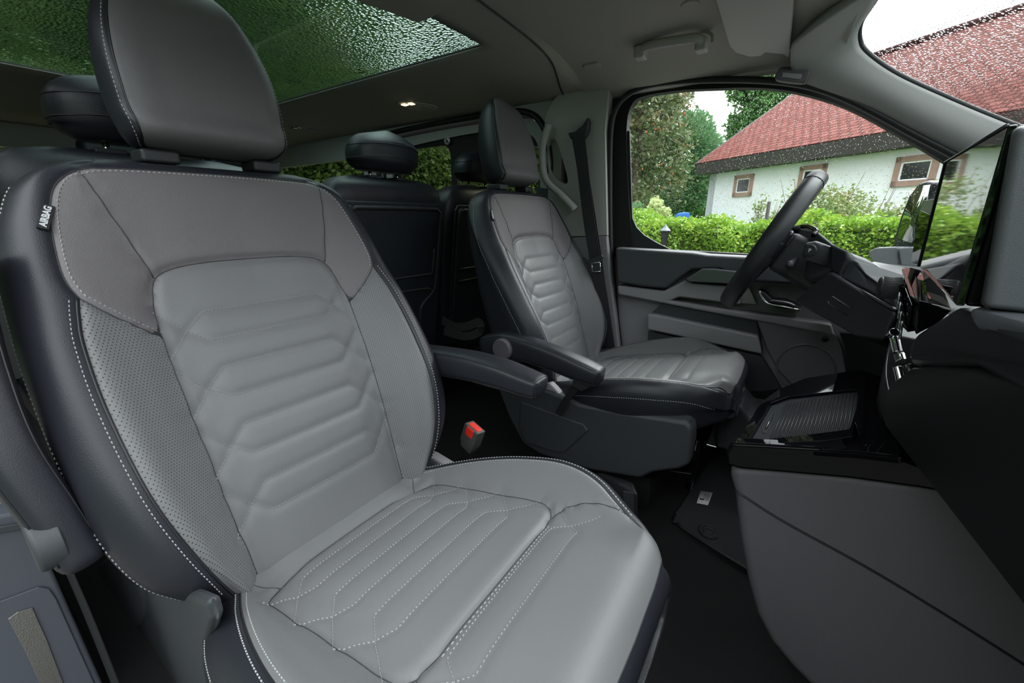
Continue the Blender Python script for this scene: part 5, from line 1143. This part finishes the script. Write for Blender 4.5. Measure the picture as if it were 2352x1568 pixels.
# firewall and footwell lining
st(hull('wall_front', [(.62, -.84, 0), (.62, .84, 0), (.80, -.84, .75), (.80, .84, .75), (.86, -.84, 0), (.86, .84, 0), (.9, -.84, .75), (.9, .84, .75)], M['carpet'], None, .01))
# ================================================================ garden outside
GZ = -.62
def leafmat(name, c1, c2, c3, scale=3., transl=.25, rough=.5):
    m = nm(name); m.use_nodes = True; t = m.node_tree; b = t.nodes['Principled BSDF']; b.inputs['Roughness'].default_value = rough
    co = t.nodes.new('ShaderNodeTexCoord'); n = t.nodes.new('ShaderNodeTexNoise'); n.inputs['Scale'].default_value = scale; n.inputs['Detail'].default_value = 5; n.inputs['Roughness'].default_value = .75
    r = t.nodes.new('ShaderNodeValToRGB'); e = r.color_ramp.elements; e[0].position = .30; e[0].color = (*c1, 1); e[1].position = .72; e[1].color = (*c3, 1); k = r.color_ramp.elements.new(.5); k.color = (*c2, 1)
    t.links.new(co.outputs['Object'], n.inputs[0]); t.links.new(n.outputs[0], r.inputs[0]); t.links.new(r.outputs[0], b.inputs['Base Color'])
    tl = t.nodes.new('ShaderNodeBsdfTranslucent'); mx = t.nodes.new('ShaderNodeMixShader'); mx.inputs[0].default_value = transl; t.links.new(r.outputs[0], tl.inputs[0])
    t.links.new(b.outputs[0], mx.inputs[1]); t.links.new(tl.outputs[0], mx.inputs[2]); t.links.new(mx.outputs[0], t.nodes['Material Output'].inputs[0]); return m
def leaves(name, C, size, m, parent=None, aspect=.6, seed=1, up=.3):
    """one folded leaf (two triangles pairs) at every centre in C"""
    g = np.random.default_rng(seed); n = len(C); d = g.normal(size=(n, 3)); d[:, 2] *= .6; d /= np.linalg.norm(d, axis=1, keepdims=True)
    w = np.cross(d, g.normal(size=(n, 3))); w /= np.linalg.norm(w, axis=1, keepdims=True); q = np.cross(d, w); s = size*g.uniform(.6, 1.3, (n, 1))
    V = np.stack([C-d*s, C+w*s*aspect+q*s*.12, C+d*s, C-w*s*aspect+q*s*.12], 1).reshape(-1, 3); off = np.array(wloc(parent)) if parent is not None else np.zeros(3); V = V-off
    me = bpy.data.meshes.new(name); me.vertices.add(4*n); me.vertices.foreach_set('co', V.astype(np.float32).ravel()); me.loops.add(4*n); me.loops.foreach_set('vertex_index', np.arange(4*n, dtype=np.int32))
    me.polygons.add(n); me.polygons.foreach_set('loop_start', np.arange(0, 4*n, 4, dtype=np.int32)); me.update(calc_edges=True); me.validate(); me.materials.append(m)
    return place(bpy.data.objects.new(name, me), parent)
def blob(g, n, c, r, shell=.55, lump=.25, nl=14):
    """points filling a lumpy crown"""
    c = np.array(c); r = np.array(r, float)*np.ones(3); d = g.normal(size=(n, 3)); d /= np.linalg.norm(d, axis=1, keepdims=True)
    L = g.normal(size=(nl, 3)); L /= np.linalg.norm(L, axis=1, keepdims=True); a = (d@L.T); f = 1-lump+lump*np.max(np.clip((a-.72)/.28, 0, 1), axis=1)*1.6
    return c+d*r*f[:, None]*(shell+(1-shell)*g.uniform(0, 1, (n, 1))**.5)
def clumps(g, n, c, r, k=60, cr_=.22):
    """points gathered in foliage clumps with gaps between"""
    K = blob(g, k, c, r, .25, .2); i = g.integers(0, k, n); return K[i]+g.normal(size=(n, 3))*np.array(r, float)*np.ones(3)*cr_*np.array([1, 1, .6])
def tree(name, label, x, y, h, r, m, n, size, seed, group='garden trees', zc=.62, cat='tree', clump=.0, k=60, trunk=True):
    t = empty(name, (x, y, GZ)); tag(t, label, cat, group); g = np.random.default_rng(seed); c = (x, y, GZ+h*zc); rr_ = (r, r, h*(1-zc)*1.02)
    C = clumps(g, n, c, rr_, k, clump) if clump else blob(g, n, c, rr_); C = C[C[:, 2] > GZ+.05]; leaves('crown', C, size, m, t, seed=seed)
    if trunk:
        mb = MB(); mb.tube(cr([(x, y, GZ), (x+.05*r, y, GZ+h*.3), (x-.03*r, y+.02*r, GZ+h*.6), (x, y, GZ+h*.9)], 4), [r*.085]*4+[r*.065]*4+[r*.03]*5, 8)
        for q_ in range(7): a = q_*2.4; mb.tube([(x, y, GZ+h*(.35+.07*q_)), (x+r*.75*math.cos(a), y+r*.75*math.sin(a), GZ+h*(.45+.07*q_))], [r*.03, r*.008], 6)
        mb.build('trunk', M['bark'], t)
    return t
M['bark'] = mat('tree_bark', (.10, .08, .06), .9, var=.4, vscale=5)
M['grass'] = mat('lawn_grass', (.10, .19, .045), .9, var=.4, vscale=2.5)
M['gravel'] = mat('gravel', (.15, .145, .135), .9, var=.3, vscale=30)
M['render_wall'] = mat('white_render', (.86, .87, .91), .85, bump=.4, bscale=25, var=.05, vscale=1.2)
M['sandstone'] = mat('red_sandstone', (.36, .23, .19), .85, var=.25, vscale=8, bump=.4, bscale=30)
M['fascia'] = mat('dark_timber', (.035, .032, .030), .7)
M['pane'] = mat('dark_window_glass', (.02, .022, .024), .15)
M['l_hedge'] = leafmat('hedge_leaves', (.07, .17, .015), (.20, .37, .035), (.46, .56, .07), 6.0, .35)
M['l_bush'] = leafmat('bush_leaves', (.10, .17, .06), (.19, .28, .08), (.36, .25, .17), 3.0, .25)
M['l_conifer'] = leafmat('conifer_needles', (.07, .13, .05), (.14, .19, .08), (.30, .19, .10), 1.2, .2)
M['l_mid'] = leafmat('mid_green_leaves', (.09, .20, .10), (.16, .31, .15), (.25, .42, .20), .9, .25)
M['l_dark'] = leafmat('deep_green_leaves', (.04, .12, .03), (.09, .22, .06), (.17, .33, .09), .9, .25)
M['l_pale'] = leafmat('pale_variegated_leaves', (.30, .40, .18), (.50, .58, .28), (.70, .74, .42), 3., .3)
M['cones'] = mat('orange_cones', (.45, .12, .04), .7)
# ground
gr = mk('ground', [(-60, -40, GZ), (60, -40, GZ), (60, 90, GZ), (-60, 90, GZ)], [(0, 1, 2, 3)], M['grass'], None, False); st(gr)
st(mk('trim_13', [(-9, -12, GZ+.01), (12, -12, GZ+.01), (12, 5.0, GZ+.01), (-9, 5.0, GZ+.01)], [(0, 1, 2, 3)], M['gravel'], None, False))
# ---- barn
ZE = 2.72
E1 = P(1608, 374, Z=ZE); E2 = P(2040, 301, Z=ZE); ev = (E2-E1).normalized(); ev.z = 0; ev.normalize(); nv = Vector((-ev.y, ev.x, 0)); nv = nv if nv.dot(E1-Vector(CAM)) > 0 else -nv
def ray(px): r = _rt*(px[0]-1176)/FPX-_up*(px[1]-784)/FPX+_fw; return Vector(r)
def onplane(px, o, n): r = ray(px); n = Vector(n); return Vector(CAM)+r*((Vector(o)-Vector(CAM)).dot(n)/r.dot(n))
# verge direction: solve E1 + nv*a + z*b on the sight line of the ridge end
A_m = np.array([[nv.x, 0, -ray((1897, 166)).x], [nv.y, 0, -ray((1897, 166)).y], [0, 1, -ray((1897, 166)).z]]); rhs = np.array(CAM)-np.array(E1); sol_ = np.linalg.solve(A_m, rhs); ra, rb_ = float(sol_[0]), float(sol_[1])
barn = empty('barn', (E1.x, E1.y, GZ)); tag(barn, 'long white rendered barn with a red tiled roof and small stone framed windows', 'building')
LEN = 26.0; wo = E1+nv*.38; WT = ZE-.10
def bpt(u, z, d=0): q_ = wo+ev*u+nv*d; return Vector((q_.x, q_.y, z))
prism('wall', [bpt(0.12, GZ), bpt(LEN, GZ), bpt(LEN, WT), bpt(.12, WT)], nv*.4, M['render_wall'], barn, 0, smooth=False)
gb_ = [bpt(.12, GZ), bpt(.12, GZ, 2*ra-.76), bpt(.12, WT, 2*ra-.76), bpt(.12, WT+(rb_)*.96, ra-.38), bpt(.12, WT)]
prism('gable_wall', gb_, ev*.3, M['render_wall'], barn, 0, smooth=False)
up_ = nv*ra+Vector((0, 0, rb_)); rn = ev.cross(up_).normalized(); rn = rn if rn.z > 0 else -rn
tm = nm('clay_roof_tiles'); tm.use_nodes = True; t = tm.node_tree; b = t.nodes['Principled BSDF']; b.inputs['Roughness'].default_value = .8; b.inputs['Specular IOR Level'].default_value = .08
uvn = t.nodes.new('ShaderNodeUVMap'); uvn.uv_map = 'UVMap'; br = t.nodes.new('ShaderNodeTexBrick'); br.inputs['Color1'].default_value = (.16, .046, .038, 1); br.inputs['Color2'].default_value = (.23, .078, .066, 1); br.inputs['Mortar'].default_value = (.06, .02, .018, 1)
br.inputs['Scale'].default_value = 1; br.inputs['Brick Width'].default_value = .24; br.inputs['Row Height'].default_value = .165; br.inputs['Mortar Size'].default_value = .020; br.inputs['Mortar Smooth'].default_value = .6; t.links.new(uvn.outputs[0], br.inputs[0]); t.links.new(br.outputs[0], b.inputs['Base Color'])
bpn = t.nodes.new('ShaderNodeBump'); bpn.inputs['Distance'].default_value = .03; t.links.new(br.outputs[1], bpn.inputs['Height']); bpn.invert = True; t.links.new(bpn.outputs[0], b.inputs['Normal'])
L_ = up_.length; o0 = E1-ev*.18
rv = [o0, o0+ev*(LEN+.4), o0+ev*(LEN+.4)+up_, o0+up_, o0-rn*.12, o0+ev*(LEN+.4)-rn*.12, o0+ev*(LEN+.4)+up_-rn*.12, o0+up_-rn*.12]
uvs = [(0, 0), (LEN, 0), (LEN, L_), (0, L_)]*2
mk('roof_tiles', rv, [(0, 1, 2, 3), (7, 6, 5, 4), (0, 4, 5, 1), (1, 5, 6, 2), (2, 6, 7, 3), (3, 7, 4, 0)], tm, barn, False, uv=uvs, recalc=True)
dn_ = nv*ra*2; ridge = o0+up_
mk('roof_tiles', [ridge, ridge+ev*LEN, ridge+ev*LEN+nv*ra-Vector((0, 0, rb_)), ridge+nv*ra-Vector((0, 0, rb_)), ridge-Vector((0, 0, .12)), ridge+ev*LEN-Vector((0, 0, .12)), ridge+ev*LEN+nv*ra-Vector((0, 0, rb_+.12)), ridge+nv*ra-Vector((0, 0, rb_+.12))], [(0, 1, 2, 3), (7, 6, 5, 4), (0, 4, 5, 1), (1, 5, 6, 2), (2, 6, 7, 3), (3, 7, 4, 0)], tm, barn, False, uv=uvs, recalc=True)
tube('ridge_cap', [ridge, ridge+ev*LEN], .13, tm, barn, 12)
prism('verge_board', [o0-rn*.0, o0+up_, o0+up_-rn*.26, o0-rn*.26], -ev*.10, M['fascia'], barn, 0, smooth=False)
prism('eave_board', [o0-Vector((0, 0, .02)), o0+ev*(LEN+.4)-Vector((0, 0, .02)), o0+ev*(LEN+.4)-Vector((0, 0, .36)), o0-Vector((0, 0, .36))], nv*.5, M['fascia'], barn, 0, smooth=False)
def wwin(px, bar=False):
    """window traced on the barn wall: outer stone frame and dark pane"""
    q_ = [onplane(p, wo, nv) for p in px]; us = [(p-wo).dot(ev) for p in q_]; zs = [p.z for p in q_]; u0, u1 = (us[0]+us[3])/2, (us[1]+us[2])/2; z1, z0 = (zs[0]+zs[1])/2, (zs[2]+zs[3])/2; w_ = .16 if u1-u0 > .9 else .115
    def fr(a, b_, c_, d_): return [bpt(a, c_, -.05), bpt(b_, c_, -.05), bpt(b_, d_, -.05), bpt(a, d_, -.05)]
    ob = MB(); ob.prism(fr(u0, u1, z1-w_, z1), nv*.2); ob.prism(fr(u0, u1, z0, z0+w_), nv*.2); ob.prism(fr(u0, u0+w_, z0, z1), nv*.2); ob.prism(fr(u1-w_, u1, z0, z1), nv*.2); f_ = ob.build('window_surround', M['sandstone'], barn, smooth=False)
    i_ = MB(); e_ = .03; a0, a1, c0_, c1_ = u0+w_, u1-w_, z0+w_, z1-w_
    for r_ in ((a0, a1, c0_, c0_+e_), (a0, a1, c1_-e_, c1_), (a0, a0+e_, c0_, c1_), (a1-e_, a1, c0_, c1_)): i_.prism([bpt(r_[0], r_[2], -.035), bpt(r_[1], r_[2], -.035), bpt(r_[1], r_[3], -.035), bpt(r_[0], r_[3], -.035)], nv*.1)
    i_.build('window_frame', M['render_wall'], f_, smooth=False)
    prism('pane', [bpt(a0, c0_, -.015), bpt(a1, c0_, -.015), bpt(a1, c1_, -.015), bpt(a0, c1_, -.015)], nv*.1, M['pane'], f_, 0, smooth=False)
wwin([(1691, 403), (1733, 399), (1727, 450), (1683, 452)]); wwin([(1838, 384), (1900, 374), (1893, 440), (1832, 447)]); wwin([(2063, 362), (2160, 350), (2152, 421), (2046, 432)])
wwin([(2215, 345), (2330, 325), (2320, 410), (2200, 425)])
for px in ((1742, 374), (2003, 336)): c = onplane(px, wo, nv)-nv*.02; V_, F_ = disc_vf(c, -nv, .05, .10, 16); mk('beam_end', V_, F_, M['fascia'], barn)
# ---- hedge
g = np.random.default_rng(5); hx0, hx1 = -4.6, 4.2; hy0, hy1 = 5.6, 6.7
def hedge_pts(n):
    x = g.uniform(hx0, hx1, n); top = .86+.05*np.sin(x*2.1)+.05*np.sin(x*5.3+1)+.03*np.sin(x*11)-.02*np.clip(x, 0, 3); s = g.uniform(0, 1, n); z = np.where(s < .55, g.uniform(GZ, 1, n)*0+GZ+(top-GZ)*g.uniform(0, 1, n)**.8, top+g.normal(0, .035, n)); y = np.where(s < .55, hy0+g.normal(0, .07, n)+.1*np.sin(x*6+z*5), g.uniform(hy0, hy1, n)); return np.stack([x, y, z], 1)
hd = empty('hedge', (0, 6.1, GZ)); tag(hd, 'long clipped hedge with bright yellow green leaves below the barn', 'hedge')
leaves('foliage', hedge_pts(72000), .025, M['l_hedge'], hd, .62, 3)
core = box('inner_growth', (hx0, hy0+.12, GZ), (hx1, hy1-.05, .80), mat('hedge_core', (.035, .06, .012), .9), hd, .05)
# ---- bushes against the barn, behind the hedge
for i, (px, py, Y, r, n, sz, lab) in enumerate(((1885, 455, 8.5, .78, 13000, .034, 'loose bush with reddish shoots behind the hedge, left one before the barn'), (1980, 480, 7.35, .52, 9000, .032, 'loose bush with reddish shoots behind the hedge, right beside the mirror'), (1765, 495, 9.8, .34, 2600, .035, 'low shrub peeping over the hedge under the first barn window'), (2200, 470, 9.9, 1.0, 11000, .04, 'tall reddish green bush behind the hedge near the barn end window'))):
    top = P(px, py-42, Y=Y); x, h = top.x, top.z-GZ; b_ = empty('garden_bush', (x, Y, GZ)); tag(b_, lab, 'bush', 'bushes behind the hedge'); gg = np.random.default_rng(40+i)
    C = clumps(gg, n, (x, Y, GZ+h*.55), (r, r*.7, h*.40), 60, .19); leaves('foliage', C[C[:, 2] > GZ], sz, M['l_bush'], b_, .5, 60+i); mb = MB()
    for q_ in range(9): a = gg.uniform(0, 6.28); mb.tube([(x, Y, GZ), (x+r*.4*math.cos(a), Y+r*.3*math.sin(a), GZ+h*.6), (x+r*.8*math.cos(a), Y+r*.5*math.sin(a), GZ+h*gg.uniform(.85, 1.04))], [.012, .008, .003], 5)
    mb.build('stems', M['bark'], b_)
# ---- trees seen through the driver window
c = P(1475, 330, Y=20.5); con = tree('conifer', 'tall brownish green conifer with orange cones, left in the door window', c.x-.3, 20.5, 15.0, 2.7, M['l_conifer'], 20000, .12, 11, zc=.55, clump=.12, k=120)
gg = np.random.default_rng(8); C = blob(gg, 420, (c.x-.3, 20.5, GZ+15*.55), (2.7, 2.7, 6.6), .85); mb = MB()
for p in C:
    if p[1] < 21: mb.tube([p, p+np.array([0, 0, -.08])], [.022, .036], 5)
mb.build('cones', M['cones'], con, kind='stuff')
c = P(1560, 330, Y=27); tree('broadleaf_tree', 'rounded blue green tree between the conifer and the barn', c.x, 27, 7.2, 2.5, M['l_mid'], 20000, .12, 12, zc=.55)
c = P(1760, 270, Y=32); tree('broadleaf_tree', 'tall green tree rising behind the left slope of the barn roof', c.x, 32, 12.6, 2.3, M['l_dark'], 15000, .15, 13, zc=.60, clump=.10, k=110)
c = P(1650, 300, Y=44); tree('broadleaf_tree', 'far hazy tree low under the sky gap beside the barn gable', c.x, 44, 7.6, 2.6, M['l_mid'], 9000, .2, 15, zc=.55)
c = P(1655, 470, Y=30); tree('broadleaf_tree', 'dark low tree at the foot of the barn gable', P(1590, 440, Y=34).x, 34, 5.5, 2.6, M['l_dark'], 8000, .16, 16, zc=.5)
c = P(1512, 470, Y=12); tree('variegated_shrub', 'pale yellow variegated shrub beyond the hedge', c.x, 12, 2.05, .50, M['l_pale'], 5200, .045, 17, group=None, zc=.5, cat='shrub', trunk=False)
c = P(1465, 470, Y=13); tree('variegated_shrub', 'greyer rounded shrub beyond the hedge, next to the conifer', c.x, 13, 1.9, .42, M['l_mid'], 3000, .05, 18, group=None, zc=.5, cat='shrub', trunk=False)
# trees behind and beside the van, seen through the roof glass and the rear windows
M['l_side'] = leafmat('beech_leaves', (.05, .10, .035), (.12, .20, .065), (.28, .34, .12), .5, .35)
far = [(-15, -3.0, 19, 5.3), (-17, 7.6, 21, 5.4), (-16, 19.4, 19, 4.4), (-14, 30, 17, 4.0), (-20, -14.5, 20, 5.5), (-28, 27, 24, 6.5), (-30, 4.5, 30, 7.5)]
names = ('beside the tailgate', 'seen through the middle of the roof glass', 'seen through the right part of the roof glass', 'beyond the sliding door window', 'beyond the rear corner', 'far beyond the rear pillar', 'tallest and farthest behind the van')
M['crown_core'] = mat('core_green', (.07, .12, .055), .9, var=.6, vscale=1.2)
for i, (x, y, h, r) in enumerate(far):
    t_ = tree('beech_tree', 'leafy beech tree '+names[i], x, y, h, r, M['l_side'], 15000, .30, 30+i, 'trees behind the van', zc=.50, trunk=True)
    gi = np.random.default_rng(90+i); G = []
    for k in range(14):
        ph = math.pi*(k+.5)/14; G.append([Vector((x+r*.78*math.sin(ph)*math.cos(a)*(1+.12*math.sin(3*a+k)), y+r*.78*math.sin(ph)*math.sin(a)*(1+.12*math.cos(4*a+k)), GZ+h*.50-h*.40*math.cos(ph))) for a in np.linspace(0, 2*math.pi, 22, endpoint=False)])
    V, F = loft_grid(G); mk('crown_filler', V, F, M['crown_core'], t_)  # added solid green core that blocks the sky between the leaves
hb2 = empty('rear_hedge', (-8.2, 5, GZ)); tag(hb2, 'tall green hedge behind the van seen through the rear windows', 'hedge'); g = np.random.default_rng(77)
n = 60000; C = np.stack([-8.0+g.normal(0, .25, n), g.uniform(-4.0, 12, n), GZ+3.4*g.uniform(0, 1, n)], 1); leaves('foliage', C, .062, M['l_side'], hb2, .6, 5)
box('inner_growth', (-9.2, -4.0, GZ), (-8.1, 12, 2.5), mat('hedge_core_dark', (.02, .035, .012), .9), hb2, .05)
# ---- small garden things
lt = P(1526, 545, Y=4.9); lp_ = empty('garden_lantern', (lt.x, 4.9, GZ)); tag(lp_, 'small grey garden lantern on a post in front of the hedge', 'lantern')
M['pewter'] = mat('grey_lantern_metal', (.16, .20, .22), .5, metal=.4)
lx = lt.x; z1 = P(1526, 520, Y=4.9).z; z0 = P(1526, 562, Y=4.9).z
mb = MB(); mb.tube([(lx, 4.9, GZ), (lx, 4.9, z0)], .022, 10); mb.build('post', M['pewter'], lp_)
V_, F_ = tube_vf([(lx, 4.9, z0), (lx, 4.9, z0+.02), (lx, 4.9, z0+.022), (lx, 4.9, z1-.055)], [.03, .045, .035, .060], 6); mk('lamp_glass', V_, F_, M['pane'], lp_, False)
V_, F_ = tube_vf([(lx, 4.9, z1-.055), (lx, 4.9, z1-.05), (lx, 4.9, z1-.01), (lx, 4.9, z1+.03)], [.075, .075, .03, .006], 6); mk('cap', V_, F_, M['pewter'], lp_, False)
ca = P(1478, 490, Y=14.8); cx, cz = ca.x, ca.z
car = empty('parked_car', (cx, 15, GZ)); tag(car, 'dark parked car beyond the hedge, low in the left corner of the door window', 'car')
carp = [(-2.0, GZ+.25), (-2.0, GZ+.85), (-1.7, GZ+.95), (-1.2, GZ+1.45), (.5, GZ+1.5), (1.1, GZ+1.0), (1.9, GZ+.85), (2.0, GZ+.3)]
prism('body', [(cx-.9+a, 15, b2) for a, b2 in carp], (0, 1.7, 0), mat('car_grey_paint', (.05, .06, .07), .25), car, .08, 3)
for a in (-1.25, 1.25): V_, F_ = disc_vf((cx-.9+a, 14.98, GZ+.33), (0, 1, 0), .33, .22, 24); mk('wheel', V_, F_, M['rubber'], car)
prism('side_windows', [(cx-.9+a, 14.985, b2) for a, b2 in ((-1.35, GZ+.98), (-1.1, GZ+1.36), (.4, GZ+1.4), (.85, GZ+1.0))], (0, .02, 0), M['pane'], car, .002)
bl = P(1568, 491, Y=14); tb = hull('blue_tarpaulin', [(bl.x-.32, 14, GZ), (bl.x+.32, 14, GZ), (bl.x-.32, 14.5, GZ), (bl.x+.32, 14.5, GZ), (bl.x-.26, 14.05, bl.z+.02), (bl.x+.24, 14.05, bl.z+.05), (bl.x, 14.2, bl.z+.07)], mat('blue_sheet', (.03, .16, .55), .5), None, .04); tag(tb, 'bright blue covered object beyond the hedge beside the parked car', 'tarpaulin')
pz = P(1766, 470, Y=7.6); pst = tube('garden_post', [(pz.x, 7.6, GZ), (pz.x, 7.6, P(1766, 463, Y=7.6).z)], .028, M['fascia'], None, 8); tag(pst, 'thin dark post standing behind the hedge in front of the barn wall', 'post')
# ---- yellow leaf lying on the roof glass
lf = P(830, 160, Z=1.503); mk_l = mk('fallen_leaf', [lf+Vector((-.028, 0, 0)), lf+Vector((-.008, .009, .001)), lf+Vector((.012, .009, .001)), lf+Vector((.026, 0, 0)), lf+Vector((.012, -.009, .001)), lf+Vector((-.008, -.009, .001)), lf+Vector((-.008, 0, .003)), lf+Vector((.012, 0, .003))], [(0, 1, 6), (1, 2, 7, 6), (2, 3, 7), (3, 4, 7), (4, 5, 6, 7), (5, 0, 6)], mat('yellow_leaf', (.62, .60, .04), .5), None); tag(mk_l, 'small yellow leaf stuck on the wet glass roof', 'leaf')
sol = mk_l.modifiers.new('s', 'SOLIDIFY'); sol.thickness = .0006
# ---- outside mirror
mr = empty('door_mirror', (.30, 1.02, .80)); tag(mr, 'grey and black outside mirror standing beyond the front corner of the door window', 'mirror')
M['mirror_grey'] = mat('mirror_grey_plastic', (.20, .215, .22), .45, bump=.2, bscale=900)
mp = [(2150, 418), (2128, 414), (2108, 420), (2085, 450), (2065, 500), (2052, 545), (2049, 580), (2095, 583), (2105, 560), (2130, 470), (2146, 428)]
mn = Vector((-.93, -.37, .02)).normalized(); mo_ = P(2100, 500, Y=1.04); hs_ = [onplane(q_, mo_, mn) for q_ in mp]; prism('housing', hs_, -mn*.09+Vector((0, 0, 0)), M['black_plastic'], mr, .012, 4)
gl_ = [onplane(q_, mo_+mn*.003, mn) for q_ in [(2136, 424), (2116, 426), (2100, 440), (2080, 478), (2063, 535), (2062, 548), (2094, 558), (2102, 545), (2122, 490)]]; M['mirror'] = mat('mirror_glass', (.42, .46, .44), .03, metal=1.); prism('mirror_glass', gl_, -mn*.002, M['mirror'], mr, 0)
hull('mirror_arm', PL([(1992, 578), (2010, 568), (2060, 566), (2066, 600), (2060, 615), (2000, 600)], Y=.98)+[p+Vector((.10, .10, 0)) for p in PL([(2010, 568), (2060, 566), (2066, 600), (2000, 600)], Y=.98)], M['mirror_grey'], mr, .006)
hull('mirror_arm', PL([(2060, 568), (2105, 566), (2160, 590), (2164, 600), (2140, 614), (2068, 610)], Y=.97)+[p+Vector((.10, .10, 0)) for p in PL([(2060, 568), (2105, 566), (2160, 590), (2068, 610)], Y=.97)], M['mirror_grey'], mr, .006)  # added second arm, shaped from the first one's reflection in the screen glass
hull('arm_foot', PL([(2004, 602), (2066, 612), (2140, 614), (2120, 660), (2040, 665), (2020, 640)], Y=.94)+[Vector((.45, .90, .76)), Vector((.28, .90, .74)), Vector((.30, .90, .68))], M['black_plastic'], mr, .006)
# added out-of-view hedge behind the camera, cutting light through the open passenger door
hb3 = empty('light_blocker_hedge', (0, -4.6, GZ)); tag(hb3, 'unseen added hedge blocking light on the passenger side of the van', 'hedge'); g = np.random.default_rng(78)
n = 16000; C = np.stack([g.uniform(-7, 9, n), -4.2+g.normal(0, .15, n), GZ+3.0*g.uniform(0, 1, n)], 1); leaves('foliage', C, .12, M['l_dark'], hb3, .6, 6)
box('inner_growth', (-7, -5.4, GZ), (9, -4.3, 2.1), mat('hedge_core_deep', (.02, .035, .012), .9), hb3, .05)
